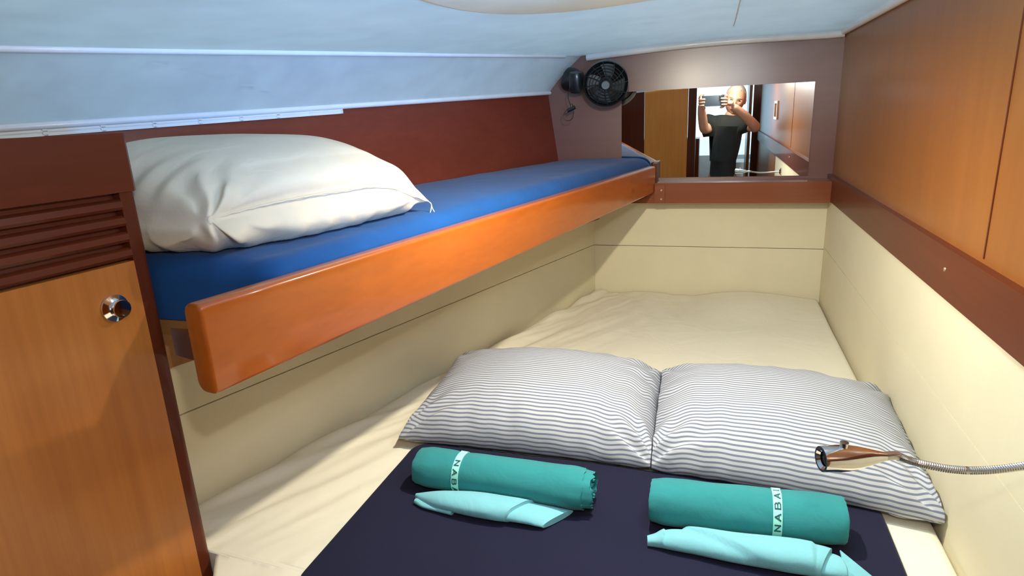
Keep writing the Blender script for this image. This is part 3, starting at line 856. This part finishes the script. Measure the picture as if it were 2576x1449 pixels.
bm = build([(-0.436, 0.775, 0.004, 0.008), (-0.412, 0.770, 0.009, 0.009), (-0.365, 0.766, 0.011, 0.010)], 0, 0, 1)
obj('inner_fold', bm, M['aqua'], t, angle=60)
# right one: twisted roll with ruffled pointed end
t, build = washcloth('pale aqua rolled washcloth with a pointed ruffled end before the right teal towel', [(-0.07, 0.77, .01, .01), (0.07, 0.77, .03, .03), (0.2, 0.77, .03, .02)], seed=6.0)
bm = build([(-0.068, 0.765, 0.0075, 0.012), (-0.056, 0.767, 0.0105, 0.016), (-0.038, 0.770, 0.0165, 0.024), (-0.005, 0.770, 0.0190, 0.027), (0.045, 0.768, 0.0220, 0.029), (0.105, 0.768, 0.0240, 0.031), (0.148, 0.768, 0.0245, 0.030), (0.162, 0.768, 0.0235, 0.028)], 0, 0, 0)
for v in bm.verts:
    # helical edge of the outer layer
    s_ = (v.co.x+0.05)/0.23; yy = (v.co.y-0.769)/0.023
    d = yy-(1.0-4.6*(s_-0.087))
    if 0.02 < s_ < 0.85: v.co.z += 0.0062*(sstep(-0.10, 0.10, d)-0.5)*sstep(ZB+0.007, ZB+0.017, v.co.z)
    k = sstep(0.14, 0.165, v.co.x); v.co.x += k*(v.co.y-0.768)*0.45
obj('wrap', bm, M['aqua'], t, angle=60)
bm = build([(0.140, 0.768, 0.020, 0.022), (0.168, 0.767, 0.020, 0.021), (0.180, 0.766, 0.017, 0.019), (0.184, 0.766, 0.014, 0.017)], 0.0005, 0, 2)
obj('inner_fold', bm, M['aqua'], t, angle=60)
bm = bmesh.new()        # drawn-out corner: a thin folded leaf with thickness
for (p0, p1, p2, th) in (((0.180, 0.788, 0.020), (0.184, 0.756, 0.005), (0.217, 0.767, 0.002), 0.0022), ((0.178, 0.762, 0.016), (0.172, 0.747, 0.002), (0.206, 0.752, 0.0025), 0.002)):
    a_, b_, c_ = [Vector((p[0], p[1], ZB+0.001+p[2])) for p in (p0, p1, p2)]
    nn = (b_-a_).cross(c_-a_).normalized()*th
    mid = (a_+b_+c_)/3+nn*1.6
    vs0 = [bm.verts.new(p) for p in (a_, b_, c_)]; vs1 = [bm.verts.new(p+nn) for p in (a_, b_, c_)]
    m_ = bm.verts.new(mid)
    bm.faces.new(vs0[::-1])
    for i in range(3):
        bm.faces.new((vs0[i], vs0[(i+1) % 3], vs1[(i+1) % 3], vs1[i])); bm.faces.new((vs1[i], vs1[(i+1) % 3], m_))
obj('corner', bm, M['aqua'], t, bev=0)

# ------------------------------------------------------------------ hanging locker on the left
LX = lambda y: -0.697 - 0.102*(0.612-y)      # inboard face
Y1 = 0.612; Y0 = -0.30
lock = thing('locker', (-0.95, 0.2, ZFL), 'tall mahogany locker with a louvred top and orange-brown door at the left edge', 'cabinet')
b = bmesh.new()
def lp(y, off): return (LX(y)+off, y)
# carcass: thin solid behind the face (leaves the door proud)
prism(b, [lp(Y1-0.022, -0.012), lp(Y0, -0.012), (-1.5, Y0), (-1.5, Y1), lp(Y1-0.006, -0.03)], ZFL, -0.018)
obj('carcass', b, M['mahogany_z'], lock, smooth=False)
b = bmesh.new()      # rounded corner post
pr = []
for k in range(9):
    a_ = math.radians(-10+100*k/8); pr.append((LX(Y1-0.012)-0.010+0.0105*math.cos(a_), Y1-0.0115+0.0115*math.sin(a_)))
prism(b, [lp(Y1-0.024, -0.022), lp(Y1-0.024, 0.0)] + pr + [(LX(Y1)-0.035, Y1-0.0)], ZFL, -0.010)
obj('corner_post', b, M['mahogany_z'], lock, angle=50)
b = bmesh.new()      # top rail with a raised rim
prism(b, [lp(Y0, 0.0025), lp(Y1-0.006, 0.0035), (LX(Y1)-0.004, Y1+0.002), (LX(Y1)-0.03, Y1+0.002), lp(Y0, -0.025)], -0.0715, -0.0005)
obj('top_rail', b, M['mahogany_y'], lock, bev=0.0045, segs=4)
b = bmesh.new(); prism(b, [lp(Y0, -0.02), (LX(Y1)-0.02, Y1-0.0), (-1.5, Y1), (-1.5, Y0)], -0.0175, -0.010)
obj('top_board', b, M['mahogany_y'], lock, smooth=False)
# louvres: slats with real gaps in front of a dark recess
zt = -0.0735
for k in range(4):
    z1 = zt-0.0063-k*0.0203; z0 = z1-0.0140
    b = bmesh.new()
    pts = [(-0.0125, z0+0.0), (-0.0005, z0+0.0010), (0.0020, z0+0.0045), (0.0010, z1-0.0025), (-0.0030, z1), (-0.0125, z1)]
    ys_ = (Y0+0.01, Y1-0.024)
    f = [[b.verts.new((LX(y)+ox, y, z)) for ox, z in pts] for y in ys_]
    n = len(pts)
    for i in range(n): b.faces.new((f[0][i], f[1][i], f[1][(i+1) % n], f[0][(i+1) % n]))
    b.faces.new(f[0]); b.faces.new(f[1][::-1])
    obj('louvre_slat', b, M['mahogany_y'], lock, bev=0.001)
b = bmesh.new()      # door
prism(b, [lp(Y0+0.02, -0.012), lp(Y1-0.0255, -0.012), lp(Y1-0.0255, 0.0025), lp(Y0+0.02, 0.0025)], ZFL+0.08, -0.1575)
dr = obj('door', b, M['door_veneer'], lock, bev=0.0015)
b = bmesh.new()
ko = Vector((LX(0.548)+0.0025, 0.549, -0.209)); kd = Vector((1, -0.102, 0)).normalized()
lathe(b, [(0, 0), (0.0170, 0), (0.0175, 0.0012), (0.0168, 0.0030), (0.0125, 0.0042), (0.0098, 0.0052), (0.0098, 0.0105), (0.0105, 0.0125), (0.0112, 0.0145), (0.0108, 0.0160), (0, 0.0166)], ko, kd, 40)
obj('knob', b, M['chrome'], dr, angle=35)

# ------------------------------------------------------------------ black fan on the far left corner
fan = thing('cabin_fan', (-0.42, 2.03, 0.04), 'small black caged fan mounted in the corner left of the mirror', 'fan')
fc = Vector((-0.318, 1.965, 0.075)); fd = Vector((0.10, -1.0, -0.30)).normalized(); FR = 0.068
b = bmesh.new()      # outer housing: bowl with a rolled rim
lathe(b, [(FR*0.93, 0.006), (FR*0.985, 0.010), (FR, 0.004), (FR*1.0, -0.008), (FR*0.96, -0.022), (FR*0.90, -0.020), (FR*0.92, -0.004), (FR*0.93, 0.006)], fc, fd, 48)
hs = obj('cage_rim', b, M['black'], fan, angle=50)
b = bmesh.new(); a_ = fd.orthogonal().normalized(); c_ = fd.cross(a_)
for rr_ in (0.30, 0.44, 0.58, 0.70, 0.82):
    pts = [fc+fd*(0.010+0.010*(1-rr_**2))+FR*rr_*(math.cos(2*math.pi*k/40)*a_+math.sin(2*math.pi*k/40)*c_) for k in range(41)]
    tube(b, pts, 0.0013, 6)
for k in range(12):
    an = 2*math.pi*k/12
    pts = [fc+fd*(0.010+0.010*(1-r_**2))+FR*r_*(math.cos(an+0.35*r_)*a_+math.sin(an+0.35*r_)*c_) for r_ in (0.2, 0.4, 0.6, 0.8, 0.97)]
    tube(b, pts, 0.0012, 6)
obj('cage_wires', b, M['black'], fan)
b = bmesh.new()
lathe(b, [(0, 0.0225), (0.0115, 0.0220), (0.0125, 0.0195), (0.0125, 0.014), (0, 0.014)], fc, fd, 28)
obj('hub_cap', b, M['grey'], fan, angle=40)
for k in range(4):
    b = bmesh.new(); an = 2*math.pi*k/4+0.3; G = []
    for i in range(8):
        r_ = FR*(0.18+0.66*i/7); row = []
        for j in range(6):
            aa = an+(j/5-0.5)*(1.0-0.25*i/7)+0.35*i/7
            row.append(b.verts.new(fc+fd*(-0.004+0.010*(j/5-0.5))+r_*(math.cos(aa)*a_+math.sin(aa)*c_)))
        G.append(row)
    for i in range(7):
        for j in range(5): b.faces.new((G[i][j], G[i][j+1], G[i+1][j+1], G[i+1][j]))
    bmesh.ops.solidify(b, geom=b.faces[:], thickness=0.0014)
    obj('blade', b, M['grey'], fan)
b = bmesh.new()
lathe(b, [(0, -0.062), (0.018, -0.060), (0.027, -0.050), (0.030, -0.036), (FR*0.75, -0.030), (FR*0.955, -0.016), (FR*0.93, -0.012), (FR*0.7, -0.024), (0.024, -0.028), (0.020, 0.002), (0, 0.003)], fc, fd, 28)
for k in range(5):   # rear cage spokes
    an = 2*math.pi*k/5
    tube(b, [fc+fd*(-0.045)+0.022*(math.cos(an)*a_+math.sin(an)*c_), fc+fd*(-0.032)+FR*0.6*(math.cos(an)*a_+math.sin(an)*c_), fc+fd*(-0.016)+FR*0.95*(math.cos(an)*a_+math.sin(an)*c_)], 0.0035, 8)
obj('motor', b, M['black'], fan, angle=50)
mb = Vector((-0.452, 2.04, 0.100))
b = bmesh.new()      # mount: round base on the side lining and a clamp body
md = Vector((1, -0.32, -0.35)).normalized()
lathe(b, [(0, -0.012), (0.036, -0.012), (0.038, -0.004), (0.036, 0.012), (0.028, 0.022), (0, 0.026)], mb+md*0.012, md, 32)
obj('wall_mount', b, M['black'], fan, angle=50)
b = bmesh.new()
tube(b, bez([mb+md*0.03, Vector((-0.415, 2.010, 0.090)), Vector((-0.385, 2.015, 0.080)), fc-fd*0.05+Vector((-0.012, 0, 0))], 8), 0.015, 14)
lathe(b, [(0, -0.032), (0.020, -0.030), (0.024, -0.02), (0.024, 0.02), (0.020, 0.030), (0, 0.032)], Vector((-0.414, 1.995, 0.085)), Vector((0.05, -0.25, 1)), 22)
obj('swivel_arm', b, M['black'], fan, angle=50)
b = bmesh.new()
P0 = Vector((-0.432, 1.985, 0.075))
tube(b, bez([P0, P0+Vector((-0.008, 0, -0.028)), P0+Vector((-0.002, -0.002, -0.052)), P0+Vector((0.002, 0, -0.060))], 8), 0.0011, 6)
tube(b, bez([P0+Vector((0.010, 0, -0.075)), P0+Vector((0.004, 0, -0.098)), P0+Vector((-0.012, 0, -0.104)), P0+Vector((-0.024, 0, -0.093)), P0+Vector((-0.020, 0, -0.078)), P0+Vector((-0.008, 0, -0.070))], 8), 0.0011, 6)
obj('cord', b, M['black'], fan)
b = bmesh.new()
tube(b, [P0+Vector((-0.010, 0, -0.074)), P0+Vector((0.014, 0, -0.064))], 0.0062, 12)
tube(b, [P0+Vector((0.004, 0, -0.068)), P0+Vector((0.002, 0, -0.053))], 0.0035, 10)
obj('inline_switch', b, M['black'], fan)

# ------------------------------------------------------------------ chrome gooseneck reading lamp
lampt = thing('reading_lamp', (XR-0.006, 0.68, -0.345), 'chrome gooseneck reading lamp reaching in from the right wall', 'lamp')
tip = Vector((0.1155, 0.6195, -0.3495)); nb = Vector((0.1775, 0.640, -0.3500)); ax = (nb-tip).normalized()
b = bmesh.new(); L = (nb-tip).length
lathe(b, [(0.0075, 0.003), (0.0105, 0.0), (0.0128, 0.0), (0.0132, 0.003), (0.0136, 0.018), (0.0132, 0.026), (0.0118, 0.036), (0.0095, 0.046), (0.0070, 0.055), (0.0050, L-0.003), (0.0045, L)], tip, ax, 36)
obj('lamp_head', b, M['chrome'], lampt, angle=35)
b = bmesh.new(); lathe(b, [(0, 0.0045), (0.0110, 0.004), (0.0110, 0.0075), (0, 0.0075)], tip, ax, 28)
obj('lens', b, M['dark_glass'], lampt)
b = bmesh.new(); lathe(b, [(0, 0), (0.0042, 0), (0.0042, 0.006), (0, 0.006)], tip+ax*0.022+Vector((0, 0, 0.0118)), Vector((0, 0, 1)), 14)
obj('switch', b, M['chrome'], lampt)
path = bez([nb-ax*0.002, nb+ax*0.012, Vector((0.204, 0.641, -0.3535)), Vector((0.235, 0.642, -0.3575)), Vector((0.265, 0.646, -0.3570)), Vector((0.300, 0.656, -0.3535)), Vector((0.336, 0.672, -0.350))], 12)
b = bmesh.new()
tube(b, path[:14], 0.0046, 16)
obj('neck_sleeve', b, M['steel'], lampt)
b = bmesh.new()
fine = []
for i in range(len(path)-1):
    for k in range(4): fine.append(path[i].lerp(path[i+1], k/4))
fine.append(path[-1])
N_ = len(fine)
tube(b, fine[44:], lambda t: 0.0040 if int(t*(N_-45)) % 3 else 0.0034, 12)
obj('gooseneck', b, M['steel'], lampt, angle=20)
b = bmesh.new(); lathe(b, [(0, 0), (0.020, 0), (0.020, 0.004), (0.014, 0.008), (0.006, 0.012), (0, 0.012)], (XR-0.0062, 0.674, -0.350), (-1, 0, 0), 28)
obj('wall_plate', b, M['chrome'], lampt, angle=35)

# ------------------------------------------------------------------ ceiling boss and lamps
b = bmesh.new(); n = 72; ccx, ccy = -0.155, 0.79; rings = []
def se(a_, rx, ry, p=0.85):
    return ccx+rx*math.copysign(abs(math.cos(a_))**p, math.cos(a_)), ccy+ry*math.copysign(abs(math.sin(a_))**p, math.sin(a_))
for (rx, ry, dz) in ((0.216, 0.308, -0.0006), (0.216, 0.308, -0.004), (0.211, 0.303, -0.0075), (0.202, 0.294, -0.009), (0.10, 0.12, -0.010)):
    rg = []
    for k in range(n):
        x, y = se(2*math.pi*k/n, rx, ry); rg.append(b.verts.new((x, y, ceil_z(x, y)+dz)))
    rings.append(rg)
for i in range(len(rings)-1):
    for k in range(n): b.faces.new((rings[i][k], rings[i][(k+1) % n], rings[i+1][(k+1) % n], rings[i+1][k]))
b.faces.new(rings[-1]); b.faces.new(rings[0][::-1])
tag(obj('hatch_surround', b, M['cream_boss'], angle=40), 'cream rounded moulding on the ceiling above the double bed', 'hatch')
for (x, y, lab, r_, zz) in ((-0.12, 0.90, 'unseen round ceiling lamp on the cream moulding above the bed', 0.036, 0.0), (0.05, 0.03, 'unseen round ceiling lamp above the standing space', 0.040, 0.0), (0.095, 0.74, 'added ceiling lamp beside the cream moulding for a cool glow on the bulkhead', 0.034, 0.0)):  # added fixtures, all out of view; the true light sources are unseen
    z = ceil_z(x, y)-(0.010 if y > 0.5 else 0.0)
    t = thing('ceiling_lamp', (x, y, z), lab, 'lamp')
    b = bmesh.new(); lathe(b, [(0, 0.001), (r_, 0.001), (r_+0.002, -0.004), (r_-0.004, -0.009), (r_-0.010, -0.008), (0, -0.008)], (x, y, z), (0, 0, 1), 36)
    obj('bezel', b, M['chrome'], t, angle=35)
    b = bmesh.new(); lathe(b, [(r_-0.010, -0.0075), (r_-0.014, -0.012), (0, -0.014)], (x, y, z), (0, 0, 1), 36)
    obj('diffuser', b, M['lamp'], t)

# ------------------------------------------------------------------ the photographer, standing in the doorway side of the cabin (seen in the mirror)
def skin_mesh(name, verts, edges, radii, mat, parent, root=0, sub=2, post=None):
    me = bpy.data.meshes.new(name); me.from_pydata([Vector(v)*S for v in verts], edges, [])
    o = bpy.data.objects.new(name, me); C.objects.link(o)
    m = o.modifiers.new('s', 'SKIN'); m.use_smooth_shade = True
    sv = me.skin_vertices[0].data
    for i, r_ in enumerate(radii):
        rx, ry = r_ if isinstance(r_, tuple) else (r_, r_)
        sv[i].radius = (rx*S, ry*S); sv[i].use_root = (i == root)
    if sub:
        m2 = o.modifiers.new('u', 'SUBSURF'); m2.levels = sub; m2.render_levels = sub
    dg = bpy.context.evaluated_depsgraph_get()
    me2 = bpy.data.meshes.new_from_object(o.evaluated_get(dg)); me2.name = name
    bpy.data.objects.remove(o, do_unlink=True); bpy.data.meshes.remove(me)
    if post:
        for v in me2.vertices: v.co = Vector(post(v.co/S))*S
    me2.materials.clear()
    return link(name, me2, mat, parent)
PY = -0.27                                   # body depth
pers = thing('person', (0.07, PY, ZFL), 'person in a black t-shirt taking the photo with a phone, seen in the mirror', 'person')
PX = 0.060
V_ = [(PX, PY, -0.52), (PX+0.003, PY, -0.38), (PX+0.012, PY, -0.24), (PX+0.020, PY, -0.135), (PX+0.035, PY, -0.085), (PX+0.046, PY+0.01, -0.045),   # 0-5 spine, neck
      # right side of the mirror (x+): shoulder, elbow, wrist
      (PX+0.105, PY+0.0, -0.120), (PX+0.205, PY+0.070, -0.165), (PX+0.115, PY+0.155, -0.075), (PX+0.040, PY+0.215, -0.012),
      # left side (x-)
      (PX-0.070, PY+0.0, -0.125), (PX-0.125, PY+0.060, -0.165), (PX-0.140, PY+0.150, -0.060), (PX-0.147, PY+0.220, 0.004),
      # hips and legs
      (PX-0.065, PY, -0.58), (PX-0.085, PY+0.02, -0.92), (PX-0.085, PY, -1.225), (PX-0.085, PY+0.09, -1.268),
      (PX+0.065, PY, -0.58), (PX+0.085, PY+0.02, -0.92), (PX+0.085, PY, -1.225), (PX+0.085, PY+0.09, -1.268)]
E_ = [(0, 1), (1, 2), (2, 3), (3, 4), (4, 5), (3, 6), (6, 7), (7, 8), (8, 9), (3, 10), (10, 11), (11, 12), (12, 13), (0, 14), (14, 15), (15, 16), (16, 17), (0, 18), (18, 19), (19, 20), (20, 21)]
R_ = [(0.098, 0.070), (0.090, 0.064), (0.092, 0.060), (0.070, 0.048), 0.040, 0.040, 0.043, 0.034, 0.030, 0.021, 0.043, 0.034, 0.030, 0.021,
      0.066, 0.048, 0.030, 0.026, 0.066, 0.048, 0.030, 0.026]
skin_mesh('body', V_, E_, R_, M['skin'], pers)
# t-shirt and shorts
Vs = [(PX+0.002, PY+0.002, -0.575), (PX+0.003, PY+0.002, -0.40), (PX+0.012, PY+0.002, -0.25), (PX+0.018, PY+0.002, -0.145), (PX+0.030, PY+0.002, -0.098),
      (PX+0.105, PY+0.0, -0.122), (PX+0.165, PY+0.045, -0.150), (PX-0.070, PY+0.0, -0.127), (PX-0.108, PY+0.040, -0.150)]
def drape(c):
    x, y, z = c
    k = sstep(-0.12, -0.5, z)
    w = 0.010*k*math.sin(x*62+z*22)+0.006*noise.noise(Vector((x*14, z*9, 1)))
    return (x, y+(w if y > PY else -w), z)
skin_mesh('t_shirt', Vs, [(0, 1), (1, 2), (2, 3), (3, 4), (3, 5), (5, 6), (3, 7), (7, 8)], [(0.132, 0.092), (0.126, 0.090), (0.132, 0.088), (0.120, 0.080), (0.056, 0.050), 0.070, 0.060, 0.070, 0.060], M['shirt'], pers, 2, 3, drape)
Vh = [(PX, PY, -0.535), (PX-0.065, PY, -0.62), (PX-0.083, PY+0.015, -0.82), (PX+0.065, PY, -0.62), (PX+0.083, PY+0.015, -0.82)]
skin_mesh('shorts', Vh, [(0, 1), (1, 2), (0, 3), (3, 4)], [(0.104, 0.078), 0.074, 0.064, 0.074, 0.064], M['shorts'], pers)
# head
hc = Vector((PX+0.060, PY+0.012, 0.022)); tilt = Matrix.Rotation(math.radians(10), 3, 'Y') @ Matrix.Rotation(math.radians(-12), 3, 'X')
b = bmesh.new(); bmesh.ops.create_icosphere(b, subdivisions=5, radius=1.0)
for v in b.verts:
    x, y, z = v.co                              # face looks towards +y
    X = 0.064*x; Yy = 0.078*y; Z = 0.098*z
    if z < 0: X *= 1-0.30*(-z)**1.5; Yy *= 1-0.12*(-z)
    if y > 0:
        fz = v.co.z
        Yy += 0.020*math.exp(-((x)/0.16)**2-((fz+0.12)/0.16)**2)           # nose
        Yy += 0.006*math.exp(-((x)/0.10)**2-((fz-0.10)/0.16)**2)           # nose bridge
        Yy -= 0.010*(math.exp(-((x-0.36)/0.17)**2-((fz-0.10)/0.10)**2)+math.exp(-((x+0.36)/0.17)**2-((fz-0.10)/0.10)**2))
        Yy += 0.005*math.exp(-((abs(x)-0.32)/0.25)**2-((fz-0.27)/0.07)**2)  # brows
        Yy += 0.005*math.exp(-((x)/0.22)**2-((fz+0.46)/0.07)**2)           # lips
        Yy += 0.008*math.exp(-((x)/0.25)**2-((fz+0.78)/0.16)**2)           # chin
        Yy += 0.004*math.exp(-((abs(x)-0.5)/0.2)**2-((fz+0.15)/0.2)**2)    # cheeks
    v.co = Vector((X, Yy, Z))
def hp(bm): bm.transform(Matrix.Translation(hc) @ tilt.to_4x4()); return bm
head = obj('head', hp(b), M['skin'], pers, angle=180)
for s in (-1, 1):
    b = bmesh.new(); bmesh.ops.create_icosphere(b, subdivisions=3, radius=1.0)
    for v in b.verts: v.co = Vector((s*0.064+v.co.x*0.007, -0.004+v.co.y*0.013+0.003*v.co.z, -0.004+v.co.z*0.020))
    obj('ear', hp(b), M['skin'], head)
    b = bmesh.new(); bmesh.ops.create_icosphere(b, subdivisions=3, radius=1.0)
    for v in b.verts: v.co = Vector((s*0.0235+v.co.x*0.0095, 0.0665+v.co.y*0.006, 0.010+v.co.z*0.0042))
    obj('eye', hp(b), M['eye'], head)
    b = bmesh.new(); bmesh.ops.create_icosphere(b, subdivisions=3, radius=1.0)
    for v in b.verts: v.co = Vector((s*0.0235+v.co.x*0.015, 0.0715+v.co.y*0.004-abs(v.co.x)*0.003, 0.0265+v.co.z*0.0032))
    obj('eyebrow', hp(b), M['hair'], head)
b = bmesh.new(); bmesh.ops.create_icosphere(b, subdivisions=3, radius=1.0)
for v in b.verts: v.co = Vector((v.co.x*0.020, 0.0700+v.co.y*0.008-abs(v.co.x)*0.004, -0.045+v.co.z*0.0045))
obj('mouth', hp(b), M['lip'], head)
b = bmesh.new(); bmesh.ops.create_icosphere(b, subdivisions=5, radius=1.0)
for v in b.verts:
    x, y, z = v.co; k = 1.06+0.02*noise.noise(Vector((x*9, y*9, z*9)))
    front = sstep(-0.05, 0.5, y)
    lowcut = 0.05+0.62*front - 0.45*sstep(-0.2, -0.8, y)
    if z < lowcut: k = 0.93
    v.co = Vector((0.064*x*k, 0.078*y*k, 0.098*z*k))
obj('hair', hp(b), M['hair'], head, angle=180)
# phone held in landscape, lens side towards the mirror; the scene camera sits just in front of it
pc = Vector((-0.016, -0.024, 0.020)); ph_l, ph_h, ph_t = 0.067, 0.0325, 0.0035
phone = thing('phone', (pc.x, pc.y, pc.z-ph_h), 'dark phone held in landscape by the person in the mirror', 'phone')
b = box(bmesh.new(), pc.x-ph_l, pc.x+ph_l, pc.y-ph_t, pc.y+ph_t, pc.z-ph_h, pc.z+ph_h)
obj('phone_body', b, M['phone'], phone, bev=0.0028, segs=3)
b = box(bmesh.new(), pc.x+ph_l-0.032, pc.x+ph_l-0.003, pc.y+ph_t-0.0002, pc.y+ph_t+0.0015, pc.z-0.002, pc.z+ph_h-0.003)
cb = obj('camera_bump', b, M['black'], phone, bev=0.0006)
for dx, dz in ((-0.024, 0.022), (-0.024, 0.008), (-0.011, 0.015)):
    b = bmesh.new(); lathe(b, [(0, 0.0015), (0.0052, 0.0015), (0.0052, 0.0026), (0.004, 0.003), (0, 0.0028)], (pc.x+ph_l+dx, pc.y+ph_t, pc.z+dz), (0, 1, 0), 20)
    obj('lens', b, M['dark_glass'], cb)
# hands: palm block grown from the wrist, five chains each
def hand(side, wrist):
    s = side; w = Vector(wrist)
    edge = pc.x+s*ph_l
    pal = [w, w+Vector((-s*0.010, 0.012, 0.020))*0.9, Vector((edge+s*0.010, pc.y-0.018, pc.z-0.018)), Vector((edge+s*0.012, pc.y-0.012, pc.z+0.004))]
    skin_mesh('palm', pal, [(0, 1), (1, 2), (2, 3)], [0.018, 0.021, (0.019, 0.017), (0.016, 0.014)], M['skin'], pers, 0)
    for i in range(4):
        z = pc.z+0.028-0.018*i; ln = (0.9, 1.0, 0.95, 0.78)[i]
        base = Vector((edge+s*0.014, pc.y-0.010, pc.z+0.012-0.012*i))
        pts = [base, Vector((edge+s*0.0125, pc.y+0.008, z)), Vector((edge-s*0.004, pc.y+ph_t+0.0085, z+0.001)), Vector((edge-s*0.022*ln, pc.y+ph_t+0.0078, z+0.002))]
        if i == 0: pts[3] = Vector((edge-s*0.018, pc.y+ph_t+0.004, pc.z+ph_h+0.006)); pts[2] = Vector((edge-s*0.004, pc.y+0.006, pc.z+ph_h+0.008))
        skin_mesh('finger', pts, [(0, 1), (1, 2), (2, 3)], [0.0080, 0.0074, 0.0068, 0.0058], M['skin'], pers, 0, 2)
    th = [Vector((edge+s*0.006, pc.y-0.020, pc.z-0.022)), Vector((edge-s*0.006, pc.y-0.016, pc.z-ph_h-0.006)), Vector((edge-s*0.026, pc.y-0.012, pc.z-ph_h-0.0085))]
    skin_mesh('thumb', th, [(0, 1), (1, 2)], [0.0095, 0.0088, 0.0070], M['skin'], pers, 0, 2)
hand(1, V_[9]); hand(-1, V_[13])

# repeats share a group
GROUPS = {'striped_pillow': 'striped pillows side by side on the double bed', 'rolled_towel': 'rolled teal towels on the navy blanket',
          'washcloth': 'folded aqua washcloths on the navy blanket', 'ceiling_lamp': 'unseen round ceiling lamps'}
for o in bpy.data.objects:
    k = o.name.split('.')[0]
    if o.parent is None and k in GROUPS: o['group'] = GROUPS[k]
